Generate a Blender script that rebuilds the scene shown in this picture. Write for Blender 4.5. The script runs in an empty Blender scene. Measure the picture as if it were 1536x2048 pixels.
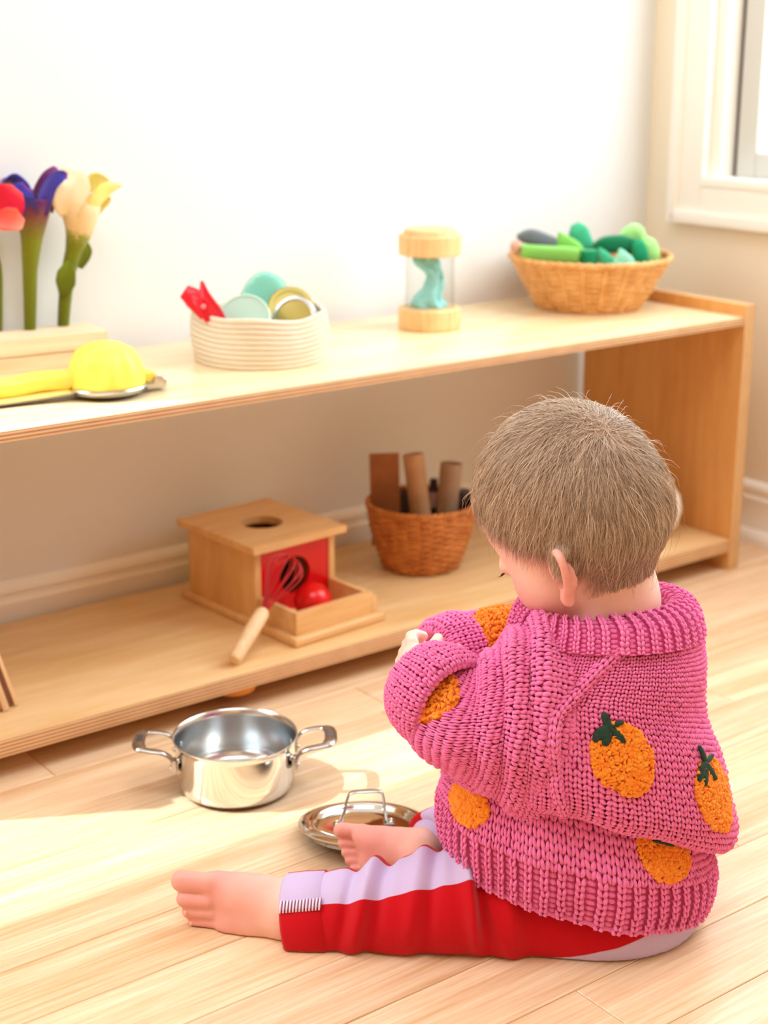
import bpy, bmesh, math, random
import numpy as np
from mathutils import Vector, Matrix, Quaternion

random.seed(7); RNG = np.random.default_rng(11)
SC = bpy.context.scene
COL = SC.collection
PI = math.pi

# ------------------------------------------------------------------ camera
YAW, TILT, FPX = math.radians(37.0), math.atan(936 / 3076), 3076.0
CAM = np.array([0, 0, 0.8])
FWD = np.array([math.sin(YAW) * math.cos(TILT), math.cos(YAW) * math.cos(TILT), -math.sin(TILT)])
RGT = np.array([math.cos(YAW), -math.sin(YAW), 0.0])
UPV = np.cross(RGT, FWD)
HOR = np.array([math.sin(YAW), math.cos(YAW), 0.0])
cd = bpy.data.cameras.new('camera'); cam = bpy.data.objects.new('camera', cd); COL.objects.link(cam)
cam.location = CAM
cam.rotation_euler = (PI / 2 - TILT, 0, -YAW)
cd.sensor_fit = 'HORIZONTAL'; cd.sensor_width = 36.0; cd.lens = FPX / 1536 * 36.0
cd.clip_start = 0.05
cd.dof.use_dof = True; cd.dof.focus_distance = 1.36; cd.dof.aperture_fstop = 7.0
SC.camera = cam

# ------------------------------------------------------------------ light and exposure
w = bpy.data.worlds.new('sky'); SC.world = w; w.use_nodes = True
bg = w.node_tree.nodes['Background']; bg.inputs[0].default_value = (0.86, 0.95, 1.0, 1); bg.inputs[1].default_value = 1.6
sd = bpy.data.lights.new('sun', 'SUN'); sun = bpy.data.objects.new('sun', sd); COL.objects.link(sun)
sd.energy = 6.0; sd.angle = math.radians(0.6); sd.color = (1.0, 0.96, 0.88)
sun.rotation_euler = Vector((0.72, -0.37, -1.0)).to_track_quat('-Z', 'Y').to_euler()
def area(name, loc, target, sx, sy, energy, color):
    ld = bpy.data.lights.new(name, 'AREA'); lo = bpy.data.objects.new(name, ld); COL.objects.link(lo)
    ld.shape = 'RECTANGLE'; ld.size = sx; ld.size_y = sy; ld.energy = energy; ld.color = color
    lo.location = loc; lo.rotation_euler = (Vector(target) - Vector(loc)).to_track_quat('-Z', 'Y').to_euler()
    return lo
area('window_light_right', (1.97, 1.04, 1.25), (0.9, 1.04, 0.75), 1.25, 1.25, 24, (0.90, 0.97, 1.0))
area('window_light_back', (-0.6, 1.84, 1.48), (-0.2, 0.5, 0.7), 1.6, 1.1, 30, (1.0, 0.98, 0.94))
area('overhead_fill_light', (0.45, 0.55, 2.5), (0.95, 1.35, 0.3), 1.5, 0.9, 22, (0.94, 0.98, 1.0))  # added overhead fill, no fixture hangs there
area('warm_fill_light', (-0.2, -1.15, 1.8), (1.1, 1.9, 0.2), 2.0, 0.7, 4, (1.0, 0.62, 0.34))  # added warm fill for the shade under the shelf, no real source
vs = SC.view_settings
vs.view_transform = 'Standard'; vs.look = 'None'; vs.gamma = 1.0; vs.use_curve_mapping = False; vs.exposure = 0.12
SC.cycles.use_denoising = True
SC.cycles.max_bounces = 10; SC.cycles.diffuse_bounces = 6; SC.cycles.caustics_reflective = False; SC.cycles.caustics_refractive = False

# ------------------------------------------------------------------ helpers
def at(u, v, dep):
    """point seen at photo pixel (u, v) lying 'dep' metres ahead of the camera"""
    d = FWD + RGT * ((u - 768) / FPX) + UPV * ((1024 - v) / FPX)
    return CAM + d * (dep / (d @ HOR))
def onz(u, v, z):
    d = FWD + RGT * ((u - 768) / FPX) + UPV * ((1024 - v) / FPX)
    return CAM + d * ((z - CAM[2]) / d[2])
def pix(p):
    q = np.asarray(p) - CAM
    z = q @ FWD
    return np.stack([768 + FPX * (q @ RGT) / z, 1024 - FPX * (q @ UPV) / z], -1)

def srgb(r, g, b):
    f = lambda c: (c / 255 / 12.92) if c / 255 <= 0.04045 else ((c / 255 + 0.055) / 1.055) ** 2.4
    return (f(r), f(g), f(b), 1.0)

MATS = {}
def mat(name, col, rough=0.6, metal=0.0, spec=0.5, sheen=0.0, noise=None, bump=0.0, bscale=200, trans=0.0, ior=1.45, sss=0.0, sssr=(1, .3, .15), vary=0.0):
    """noise=(scale, colour2) mixes a second colour in by a noise"""
    m = bpy.data.materials.new(name); m.use_nodes = True
    nt = m.node_tree; N = nt.nodes; L = nt.links; b = N['Principled BSDF']
    b.inputs['Base Color'].default_value = col
    b.inputs['Roughness'].default_value = rough; b.inputs['Metallic'].default_value = metal
    b.inputs['Specular IOR Level'].default_value = spec
    b.inputs['IOR'].default_value = ior
    b.inputs['Transmission Weight'].default_value = trans
    if sheen: b.inputs['Sheen Weight'].default_value = sheen; b.inputs['Sheen Roughness'].default_value = 0.5
    if sss:
        b.inputs['Subsurface Weight'].default_value = sss; b.inputs['Subsurface Radius'].default_value = sssr; b.inputs['Subsurface Scale'].default_value = 0.012
    tc = N.new('ShaderNodeTexCoord')
    if noise:
        nz = N.new('ShaderNodeTexNoise'); nz.inputs['Scale'].default_value = noise[0]; nz.inputs['Detail'].default_value = 4
        L.new(tc.outputs['Object'], nz.inputs['Vector'])
        mx = N.new('ShaderNodeMix'); mx.data_type = 'RGBA'
        mx.inputs[6].default_value = col; mx.inputs[7].default_value = noise[1]
        rp = N.new('ShaderNodeMapRange'); rp.inputs[1].default_value = 0.35; rp.inputs[2].default_value = 0.65
        L.new(nz.outputs['Fac'], rp.inputs[0]); L.new(rp.outputs[0], mx.inputs[0]); L.new(mx.outputs[2], b.inputs['Base Color'])
    if bump:
        n2 = N.new('ShaderNodeTexNoise'); n2.inputs['Scale'].default_value = bscale; n2.inputs['Detail'].default_value = 3
        L.new(tc.outputs['Object'], n2.inputs['Vector'])
        bp = N.new('ShaderNodeBump'); bp.inputs['Strength'].default_value = bump; bp.inputs['Distance'].default_value = 0.002
        L.new(n2.outputs['Fac'], bp.inputs['Height']); L.new(bp.outputs[0], b.inputs['Normal'])
    MATS[name] = m
    return m

def wood(name, light, dark, axis='X', fine=90.0, coarse=9.0, rough=0.45, contrast=1.0, vary=0.0, stretch=14.0, spec=0.4, cathedral=0.0):
    """straight-grained wood: noise stretched along the grain axis in object space"""
    m = bpy.data.materials.new(name); m.use_nodes = True
    nt = m.node_tree; N = nt.nodes; L = nt.links; b = N['Principled BSDF']
    b.inputs['Roughness'].default_value = rough; b.inputs['Specular IOR Level'].default_value = spec
    tc = N.new('ShaderNodeTexCoord'); oi = N.new('ShaderNodeObjectInfo')
    ad = N.new('ShaderNodeVectorMath'); ad.operation = 'MULTIPLY_ADD'
    cb = N.new('ShaderNodeCombineXYZ')
    for i in range(3): L.new(oi.outputs['Random'], cb.inputs[i])
    ad.inputs[1].default_value = (7.3, 11.1, 5.7)
    L.new(cb.outputs[0], ad.inputs[0]); L.new(tc.outputs['Object'], ad.inputs[2])
    mp = N.new('ShaderNodeMapping')
    s = [1.0, 1.0, 1.0]; s['XYZ'.index(axis)] = 1.0 / stretch
    mp.inputs['Scale'].default_value = s
    L.new(ad.outputs[0], mp.inputs['Vector'])
    n1 = N.new('ShaderNodeTexNoise'); n1.inputs['Scale'].default_value = fine; n1.inputs['Detail'].default_value = 6; n1.inputs['Roughness'].default_value = 0.65
    n2 = N.new('ShaderNodeTexNoise'); n2.inputs['Scale'].default_value = coarse; n2.inputs['Detail'].default_value = 3; n2.inputs['Distortion'].default_value = 0.6 + cathedral
    L.new(mp.outputs[0], n1.inputs['Vector']); L.new(mp.outputs[0], n2.inputs['Vector'])
    ma = N.new('ShaderNodeMath'); ma.operation = 'MULTIPLY_ADD'; ma.inputs[1].default_value = 0.55
    m2 = N.new('ShaderNodeMath'); m2.operation = 'MULTIPLY'; m2.inputs[1].default_value = 0.45
    L.new(n2.outputs['Fac'], m2.inputs[0]); L.new(n1.outputs['Fac'], ma.inputs[0]); L.new(m2.outputs[0], ma.inputs[2])
    cr = N.new('ShaderNodeValToRGB'); e = cr.color_ramp.elements
    e[0].position = 0.36; e[0].color = dark; e[1].position = 0.36 + 0.22 / contrast; e[1].color = light
    L.new(ma.outputs[0], cr.inputs[0])
    out = cr.outputs[0]
    if vary:
        hv = N.new('ShaderNodeHueSaturation'); rg = N.new('ShaderNodeMapRange')
        rg.inputs[3].default_value = 1 - vary; rg.inputs[4].default_value = 1 + vary
        L.new(oi.outputs['Random'], rg.inputs[0]); L.new(rg.outputs[0], hv.inputs['Value']); L.new(out, hv.inputs['Color']); out = hv.outputs[0]
    L.new(out, b.inputs['Base Color'])
    bp = N.new('ShaderNodeBump'); bp.inputs['Strength'].default_value = 0.12; bp.inputs['Distance'].default_value = 0.001
    L.new(n1.outputs['Fac'], bp.inputs['Height']); L.new(bp.outputs[0], b.inputs['Normal'])
    MATS[name] = m
    return m

def ply_edge(name, light, dark, pitch, axis='Z'):
    """plywood edge: glued veneers as stripes across the thickness"""
    m = bpy.data.materials.new(name); m.use_nodes = True
    nt = m.node_tree; N = nt.nodes; L = nt.links; b = N['Principled BSDF']; b.inputs['Roughness'].default_value = 0.6
    tc = N.new('ShaderNodeTexCoord'); sp = N.new('ShaderNodeSeparateXYZ'); L.new(tc.outputs['Object'], sp.inputs[0])
    mu = N.new('ShaderNodeMath'); mu.operation = 'MULTIPLY'; mu.inputs[1].default_value = PI / pitch
    L.new(sp.outputs[axis], mu.inputs[0])
    si = N.new('ShaderNodeMath'); si.operation = 'SINE'; L.new(mu.outputs[0], si.inputs[0])
    nz = N.new('ShaderNodeTexNoise'); nz.inputs['Scale'].default_value = 30; L.new(tc.outputs['Object'], nz.inputs['Vector'])
    ad = N.new('ShaderNodeMath'); ad.operation = 'ADD'; L.new(si.outputs[0], ad.inputs[0]); L.new(nz.outputs['Fac'], ad.inputs[1])
    cr = N.new('ShaderNodeValToRGB'); e = cr.color_ramp.elements
    e[0].position = 0.25; e[0].color = dark; e[1].position = 0.6; e[1].color = light
    L.new(ad.outputs[0], cr.inputs[0]); L.new(cr.outputs[0], b.inputs['Base Color'])
    return m

def link(name, me, parent=None, smooth=True):
    o = bpy.data.objects.new(name, me); COL.objects.link(o)
    if smooth and len(me.polygons): me.polygons.foreach_set('use_smooth', [True] * len(me.polygons))
    if parent is not None: o.parent = parent
    return o
def tag(o, label=None, cat=None, group=None, kind=None):
    if label: o['label'] = label
    if cat: o['category'] = cat
    if group: o['group'] = group
    if kind: o['kind'] = kind
    return o
def thing(name, label, cat, loc=(0, 0, 0), rz=0.0, group=None, rot=None):
    o = bpy.data.objects.new(name, None); COL.objects.link(o); o.empty_display_size = 0.02
    o.location = loc; o.rotation_euler = rot if rot else (0, 0, rz)
    return tag(o, label, cat, group)

class MB:
    """collects vertices and faces of one mesh"""
    def __init__(s): s.v = []; s.f = []; s.m = []; s.n = 0
    def add(s, V, F, mi=0):
        V = np.asarray(V, float); s.v.append(V)
        for f in F: s.f.append([i + s.n for i in f]); s.m.append(mi)
        s.n += len(V); return s
    def build(s, name, mats, parent=None, smooth=True, loc=None, rot=None, auto=None):
        me = bpy.data.meshes.new(name)
        V = np.concatenate(s.v) if s.v else np.zeros((0, 3))
        me.from_pydata([tuple(p) for p in V], [], s.f)
        for m in (mats if isinstance(mats, (list, tuple)) else [mats]): me.materials.append(m)
        if any(s.m): me.polygons.foreach_set('material_index', s.m)
        o = link(name, me, parent, smooth)
        if auto:
            me.set_sharp_from_angle(angle=math.radians(auto))
        if loc is not None: o.location = loc
        if rot is not None: o.rotation_euler = rot
        me.update()
        return o

def grid_faces(nr, nc, closed_c=True, closed_r=False):
    F = []
    for i in range(nr if closed_r else nr - 1):
        for j in range(nc if closed_c else nc - 1):
            a = i * nc + j; b_ = i * nc + (j + 1) % nc
            c = ((i + 1) % nr) * nc + (j + 1) % nc; d = ((i + 1) % nr) * nc + j
            F.append([a, b_, c, d])
    return F
def lathe(prof, n=48, closed=False, wob=None):
    """prof = [(r, z), ...] turned about Z"""
    V = []
    for (r, z) in prof:
        for j in range(n):
            a = 2 * PI * j / n
            rr = r if wob is None else r * (1 + wob(a, z))
            V.append((rr * math.cos(a), rr * math.sin(a), z))
    return np.array(V), grid_faces(len(prof), n, True, closed)
def ellipse_lathe(prof, ax, ay, n=48):
    V, F = lathe(prof, n); V = V * np.array([ax, ay, 1]); return V, F
def frames(P, closed=False, up0=None):
    P = np.asarray(P, float); n = len(P)
    if closed: T = np.roll(P, -1, 0) - np.roll(P, 1, 0)
    else: T = np.gradient(P, axis=0)
    T /= np.linalg.norm(T, axis=1, keepdims=True) + 1e-12
    u = np.array(up0 if up0 is not None else (0, 0, 1.0), float)
    if abs(u @ T[0]) > 0.95: u = np.array([1.0, 0.1, 0])
    A = []; B = []
    for t in T:
        u = u - t * (u @ t); u /= np.linalg.norm(u) + 1e-12
        A.append(u.copy()); B.append(np.cross(t, u))
    return T, np.array(A), np.array(B)
def tube(P, r, ns=8, closed=False, cap=True, flat=None, up0=None):
    """sweep an ellipse along P: r (scalar or per point), flat=(a, b) factors along frame axes"""
    P = np.asarray(P, float); n = len(P); r = np.broadcast_to(np.asarray(r, float), (n,))
    T, A, B = frames(P, closed, up0)
    fa, fb = flat if flat else (1, 1)
    V = []
    for i in range(n):
        for j in range(ns):
            a = 2 * PI * j / ns
            V.append(P[i] + A[i] * (r[i] * fa * math.cos(a)) + B[i] * (r[i] * fb * math.sin(a)))
    F = grid_faces(n, ns, True, closed)
    if cap and not closed:
        F.append(list(range(ns))[::-1]); F.append([(n - 1) * ns + j for j in range(ns)])
    return np.array(V), F
def spline(P, n, closed=False):
    """Catmull-Rom through rows of P"""
    P = np.asarray(P, float); k = len(P)
    if closed: Q = np.concatenate([P[-1:], P, P[:2]]); ts = np.linspace(0, k, n, endpoint=False)
    else: Q = np.concatenate([2 * P[:1] - P[1:2], P, 2 * P[-1:] - P[-2:-1]]); ts = np.linspace(0, k - 1, n)
    i = np.minimum(ts.astype(int), (k - 1) if closed else (k - 2)); t = (ts - i)[:, None]
    p0, p1, p2, p3 = Q[i], Q[i + 1], Q[i + 2], Q[i + 3]
    return 0.5 * ((2 * p1) + (-p0 + p2) * t + (2 * p0 - 5 * p1 + 4 * p2 - p3) * t * t + (-p0 + 3 * p1 - 3 * p2 + p3) * t ** 3)
def ball(c, r, nu=16, nv=10, scale=(1, 1, 1), R=None):
    V = [(0, 0, 1)]
    for i in range(1, nv):
        th = PI * i / nv
        for j in range(nu):
            a = 2 * PI * j / nu; V.append((math.sin(th) * math.cos(a), math.sin(th) * math.sin(a), math.cos(th)))
    V.append((0, 0, -1)); V = np.array(V) * np.array(scale) * r
    if R is not None: V = V @ np.asarray(R).T
    F = [[0, 1 + j, 1 + (j + 1) % nu] for j in range(nu)]
    for i in range(nv - 2):
        for j in range(nu):
            a = 1 + i * nu + j; b_ = 1 + i * nu + (j + 1) % nu
            F.append([a, a + nu, b_ + nu, b_])
    k = 1 + (nv - 2) * nu; e = len(V) - 1
    F += [[k + j, e, k + (j + 1) % nu] for j in range(nu)]
    return V + np.asarray(c), F
def box(x0, x1, y0, y1, z0, z1, bev=0.0, seg=2):
    bm = bmesh.new(); bmesh.ops.create_cube(bm, size=1.0)
    for v in bm.verts:
        v.co = ((x0 + x1) / 2 + v.co.x * (x1 - x0), (y0 + y1) / 2 + v.co.y * (y1 - y0), (z0 + z1) / 2 + v.co.z * (z1 - z0))
    if bev: bmesh.ops.bevel(bm, geom=list(bm.edges), offset=bev, segments=seg, profile=0.7, affect='EDGES')
    bm.verts.index_update()
    V = np.array([v.co[:] for v in bm.verts]); F = [[v.index for v in f.verts] for f in bm.faces]
    bm.free(); return V, F
def prism(poly, z0, z1, bev=0.0):
    """poly (x, y) counter-clockwise extruded in z"""
    bm = bmesh.new(); vs_ = [bm.verts.new((x, y, z0)) for x, y in poly]
    f = bm.faces.new(vs_); r = bmesh.ops.extrude_face_region(bm, geom=[f])
    for v in [g for g in r['geom'] if isinstance(g, bmesh.types.BMVert)]: v.co.z = z1
    bmesh.ops.recalc_face_normals(bm, faces=bm.faces)
    if bev: bmesh.ops.bevel(bm, geom=[e for e in bm.edges if e.calc_face_angle(0) > 0.9], offset=bev, segments=2, profile=0.7, affect='EDGES')
    bm.verts.index_update()
    V = np.array([v.co[:] for v in bm.verts]); F = [[v.index for v in f.verts] for f in bm.faces]
    bm.free(); return V, F
def part(name, VF, m, parent, smooth=True, auto=40, **k):
    return MB().add(*VF).build(name, m, parent, smooth, auto=auto, **k)
def plate_with_hole(x0, x1, y0, y1, cx, cy, r, t, n=40):
    """rectangular plate in XY, thickness t (z 0..t), with a round hole"""
    V = []; F = []
    for z in (0, t):
        for j in range(n):
            a = 2 * PI * j / n; V.append((cx + r * math.cos(a), cy + r * math.sin(a), z))
        for j in range(n):
            a = 2 * PI * j / n; dx, dy = math.cos(a), math.sin(a)
            s = min(((x1 - cx) / dx) if dx > 1e-9 else ((x0 - cx) / dx if dx < -1e-9 else 9e9), ((y1 - cy) / dy) if dy > 1e-9 else ((y0 - cy) / dy if dy < -1e-9 else 9e9))
            V.append((cx + dx * s, cy + dy * s, z))
    V = np.array(V)
    for (X, Y) in ((x0, y0), (x0, y1), (x1, y0), (x1, y1)):     # snap the nearest ray ends to the corners
        for z0 in (0, 2 * n):
            k = np.argmin(np.hypot(V[z0 + n:z0 + 2 * n, 0] - X, V[z0 + n:z0 + 2 * n, 1] - Y)) + z0 + n
            V[k, 0] = X; V[k, 1] = Y
    for j in range(n):
        k = (j + 1) % n
        F += [[j, n + j, n + k, k][::-1], [2 * n + j, 3 * n + j, 3 * n + k, 2 * n + k], [n + j, 3 * n + j, 3 * n + k, n + k][::-1], [j, 2 * n + j, 2 * n + k, k]]
    return V, F
def rotm(axis, ang): return np.array(Matrix.Rotation(ang, 3, axis))
def look_frame(z, x_hint):
    z = np.array(z, float); z = z / np.linalg.norm(z); x = np.array(x_hint, float); x = x - z * (x @ z); x /= np.linalg.norm(x)
    return np.stack([x, np.cross(z, x), z], 1)

# ------------------------------------------------------------------ the setting
M_wall = mat('wall_paint', srgb(229, 232, 233), 0.85, spec=0.2, bump=0.03, bscale=400)
M_wallr = mat('wall_paint_backlit', srgb(238, 229, 209), 0.85, spec=0.2, bump=0.03, bscale=400)  # same wall paint, with the window wall's backlit shade put into the colour
M_wall2 = mat('tan_bounce_wall', srgb(196, 168, 140), 0.85, spec=0.2)  # unseen walls tinted tan to cut fill and warm the bounced light
M_trim = mat('trim_paint', srgb(244, 242, 234), 0.4, spec=0.4)
M_ceil = mat('ceiling_paint', srgb(245, 245, 243), 0.9)
M_alum = mat('window_frame_grey', srgb(205, 205, 200), 0.4, spec=0.4)
M_gask = mat('gasket_black', srgb(45, 40, 36), 0.6)
M_sub = mat('subfloor', srgb(120, 85, 50), 0.9)
M_floor = wood('oak_floorboards', srgb(240, 215, 184), srgb(210, 168, 124), 'X', fine=240, coarse=34, rough=0.36, contrast=0.8, vary=0.06, stretch=26, spec=0.5)
WY, WX = 1.885, 1.989          # back wall plane, right wall plane
ZC = 2.6
fl = part('floor', box(-1.6, 2.05, -1.2, 1.95, -0.06, -0.0165), M_sub, None); tag(fl, kind='structure')
PW = 0.0826; y0 = 1.0865 - PW * 27
k = 0
for r_ in range(37):
    ya = y0 + r_ * PW
    if ya > WY: break
    x = -1.6 - random.random() * 0.9
    fixed = abs(ya - (1.0865 - 4 * PW)) < 1e-6        # the row whose butt joint shows at the bottom of the photo
    if fixed: x = 0.844 - 1.2 * 2
    while x < WX:
        ln = 1.2 if fixed else random.uniform(0.75, 1.55)
        xa, xb = max(x, -1.6), min(x + ln, WX); yb = min(ya + PW, WY)
        if xb - xa > 0.02:
            g = 0.00035
            hx, hy = (xb - xa) / 2 - g, (yb - ya) / 2 - g
            c = 0.0008
            V = [(-hx, -hy, -0.016), (hx, -hy, -0.016), (hx, hy, -0.016), (-hx, hy, -0.016),
                 (-hx, -hy, -c), (hx, -hy, -c), (hx, hy, -c), (-hx, hy, -c),
                 (-hx + c, -hy + c, 0), (hx - c, -hy + c, 0), (hx - c, hy - c, 0), (-hx + c, hy - c, 0)]
            F = [[3, 2, 1, 0], [8, 9, 10, 11]]
            for a in (0, 4):
                for j in range(4): F.append([a + j, a + (j + 1) % 4, a + 4 + (j + 1) % 4, a + 4 + j])
            o = MB().add(V, F).build('floorboard', M_floor, fl, smooth=False)
            o.location = ((xa + xb) / 2, (ya + yb) / 2, 0)
        x += ln
# back wall with the big window opening left of the picture
WL, WR, WB, WT = -1.45, 0.22, 0.9, 2.05
b = MB()
for q in ((-1.6, WL, 0, ZC), (WR, WX + 0.14, 0, ZC), (WL, WR, 0, WB), (WL, WR, WT, ZC)):
    b.add(*box(q[0], q[1], WY, WY + 0.12, q[2], q[3]))
tag(b.build('wall_back', M_wall, None, smooth=False), kind='structure')
# right wall with its window
RY0, RY1, RZ0, RZ1 = 0.35, 1.748, 0.583, 1.9
b = MB()
for q in ((-1.2, RY0, 0, ZC), (RY1, WY, 0, ZC), (RY0, RY1, 0, RZ0), (RY0, RY1, RZ1, ZC)):
    b.add(*box(WX, WX + 0.14, q[0], q[1], q[2], q[3]))
tag(b.build('wall_right', M_wallr, None, smooth=False), kind='structure')
tag(part('wall_left', box(-1.72, -1.6, -1.2, WY + 0.12, 0, ZC), M_wall2, None), kind='structure')
tag(part('wall_front', box(-1.72, WX + 0.14, -1.32, -1.2, 0, ZC), M_wall2, None), kind='structure')
tag(part('ceiling', box(-1.6, WX + 0.14, -1.2, WY + 0.12, ZC, ZC + 0.05), M_ceil, None), kind='structure')

def window(name, to_world, W0, W1, Z0, Z1, label):
    """frame, sash and pane in an opening; to_world maps (along, depth into wall, z) to world"""
    root = bpy.data.objects.new(name, None); COL.objects.link(root); tag(root, label, kind='structure')
    def pbox(pn, m, a0, a1, d0, d1, z0, z1, bev=0.002):
        V, F = box(a0, a1, d0, d1, z0, z1, bev); return part(pn, (to_world(V), F), m, root)
    cw = 0.062
    pbox('casing', M_trim, W0 - cw, W0, -0.016, 0.0, Z0 - cw, Z1 + cw)
    pbox('casing', M_trim, W1, W1 + cw, -0.016, 0.0, Z0 - cw, Z1 + cw)
    pbox('casing', M_trim, W0, W1, -0.016, 0.0, Z1, Z1 + cw)
    pbox('casing', M_trim, W0, W1, -0.016, 0.0, Z0 - cw, Z0)
    pbox('casing_bead', M_trim, W0 - cw - 0.008, W0 - cw + 0.012, -0.024, 0.0, Z0 - cw - 0.008, Z1 + cw + 0.008, 0.005)
    pbox('casing_bead', M_trim, W1 + cw - 0.012, W1 + cw + 0.008, -0.024, 0.0, Z0 - cw - 0.008, Z1 + cw + 0.008, 0.005)
    pbox('casing_bead', M_trim, W0 - cw, W1 + cw, -0.024, 0.0, Z0 - cw - 0.008, Z0 - cw + 0.012, 0.005)
    pbox('window_sill', M_trim, W0, W1, -0.02, 0.055, Z0 - 0.006, Z0 + 0.008, 0.003)
    for a0, a1 in ((W0, W0 + 0.022), (W1 - 0.022, W1)): pbox('jamb', M_trim, a0, a1, 0.0, 0.075, Z0, Z1)
    for a0, a1 in ((W0 + 0.022, W0 + 0.031), (W1 - 0.031, W1 - 0.022)): pbox('gasket', M_gask, a0, a1, 0.035, 0.075, Z0 + 0.006, Z1, 0.0005)
    s0, s1, zz0, zz1, sw = W0 + 0.031, W1 - 0.031, Z0 + 0.008, Z1 - 0.01, 0.04
    pbox('sash_stile', M_alum, s0, s0 + sw, 0.03, 0.07, zz0, zz1, 0.004)
    pbox('sash_stile', M_alum, s1 - sw, s1, 0.03, 0.07, zz0, zz1, 0.004)
    pbox('sash_rail', M_alum, s0 + sw, s1 - sw, 0.03, 0.07, zz0, zz0 + sw, 0.004)
    pbox('sash_rail', M_alum, s0 + sw, s1 - sw, 0.03, 0.07, zz1 - sw, zz1, 0.004)
    pbox('pane', M_glass, s0 + sw - 0.004, s1 - sw + 0.004, 0.048, 0.052, zz0 + sw - 0.004, zz1 - sw + 0.004, 0)
    return root
def glass_mat(name, tint=(0.95, 0.98, 0.99)):
    m = bpy.data.materials.new(name); m.use_nodes = True; nt = m.node_tree; N = nt.nodes; L = nt.links
    N.remove(N['Principled BSDF']); tr = N.new('ShaderNodeBsdfTransparent'); tr.inputs[0].default_value = (*tint, 1)
    gl = N.new('ShaderNodeBsdfGlossy'); gl.inputs['Roughness'].default_value = 0.03
    lw = N.new('ShaderNodeLayerWeight'); lw.inputs[0].default_value = 0.12
    fr = N.new('ShaderNodeMath'); fr.operation = 'MULTIPLY'; fr.inputs[1].default_value = 0.45; L.new(lw.outputs['Facing'], fr.inputs[0])
    mx = N.new('ShaderNodeMixShader'); L.new(fr.outputs[0], mx.inputs[0]); L.new(tr.outputs[0], mx.inputs[1]); L.new(gl.outputs[0], mx.inputs[2])
    L.new(mx.outputs[0], N['Material Output'].inputs[0]); return m
M_glass = glass_mat('window_glass')
window('window_1', lambda V: np.stack([WX + V[:, 1], V[:, 0], V[:, 2]], 1)[:, :], RY0, RY1, RZ0, RZ1, 'white framed window with pale sky in the right wall')
window('window_2', lambda V: np.stack([V[:, 0], WY + V[:, 1], V[:, 2]], 1), WL, WR, WB, WT, 'large window in the back wall beyond the left edge')

def molding(name, prof, p0, p1, nrm):
    """prof = [(out, z)] swept from p0 to p1; nrm points into the room"""
    p0, p1, nrm = np.array(p0, float), np.array(p1, float), np.array(nrm, float); n = len(prof)
    V = [p + nrm * o_ + np.array([0, 0, z]) for p in (p0, p1) for o_, z in prof]
    F = [[j, j + 1, n + j + 1, n + j] for j in range(n - 1)] + [list(range(n)), list(range(n, 2 * n))[::-1]]
    o = MB().add(V, F).build(name, M_trim, None, auto=25)
    bm = bmesh.new(); bm.from_mesh(o.data); bmesh.ops.recalc_face_normals(bm, faces=bm.faces); bm.to_mesh(o.data); bm.free()
    tag(o, kind='structure')
    return o
BASE = [(0, 0), (0.014, 0), (0.014, 0.024), (0.012, 0.03), (0.012, 0.068), (0.013, 0.073), (0.0095, 0.078), (0.0095, 0.083), (0.012, 0.088), (0.0105, 0.094), (0.005, 0.099), (0, 0.101)]
SHOE = [(0.012, 0), (0.024, 0), (0.0235, 0.008), (0.021, 0.015), (0.017, 0.020), (0.012, 0.022)]
molding('baseboard_back', BASE, (-1.6, WY, 0), (WX, WY, 0), (0, -1, 0))
molding('baseboard_right', BASE, (WX, -1.2, 0), (WX, WY, 0), (-1, 0, 0))
molding('trim_1', SHOE, (WX - 0.0, -1.2, 0), (WX, WY - 0.02, 0), (-1, 0, 0))

# ------------------------------------------------------------------ low plywood shelf
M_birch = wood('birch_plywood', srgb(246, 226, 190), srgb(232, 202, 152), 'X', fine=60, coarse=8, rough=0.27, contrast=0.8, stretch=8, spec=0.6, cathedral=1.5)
M_birchv = wood('birch_plywood_shaded_upright', srgb(222, 170, 104), srgb(206, 148, 84), 'Z', fine=60, coarse=8, rough=0.42, contrast=0.8, stretch=8, spec=0.4)  # same birch, the uprights' weaker light put into a deeper colour
M_edgeh = ply_edge('plywood_edge_long', srgb(226, 190, 148), srgb(168, 116, 78), 0.0022, 'Z')
M_edgev = ply_edge('plywood_edge_upright', srgb(226, 190, 140), srgb(176, 126, 78), 0.0026, 'X')
SX0, SX1, SY0, SY1 = 0.41, 1.848, 1.515, 1.858
T1, T2 = 0.4047, 0.052
shelf = thing('low_shelf', 'long low two-tier birch plywood shelf unit standing along the white wall', 'shelf', (0, 0, 0))
def board(name, x0, x1, y0, y1, z0, z1, faces, edge, edge_axis):
    V, F = box(x0, x1, y0, y1, z0, z1, 0.0018, 2)
    c = np.array([(x0 + x1) / 2, (y0 + y1) / 2, z0])
    V = V - c
    b_ = MB(); b_.add(V, F)
    o = b_.build(name, [faces, edge], shelf, auto=40); o.location = c
    for p in o.data.polygons:
        n = p.normal
        if edge_axis == 'Z' and abs(n.y) > 0.6: p.material_index = 1
        if edge_axis == 'X' and (abs(n.y) > 0.6 or abs(n.z) > 0.75): p.material_index = 1
    return o
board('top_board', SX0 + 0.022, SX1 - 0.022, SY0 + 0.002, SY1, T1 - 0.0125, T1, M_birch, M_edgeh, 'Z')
M_birchb = wood('birch_plywood_shaded_lower', srgb(238, 206, 158), srgb(218, 176, 118), 'X', fine=60, coarse=8, rough=0.3, contrast=0.8, stretch=8, spec=0.5, cathedral=2.0)  # same birch, the dimness below the top board put into the colour
board('bottom_board', SX0 + 0.022, SX1 - 0.022, SY0 + 0.002, SY1, T2 - 0.021, T2, M_birchb, M_edgeh, 'Z')
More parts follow.
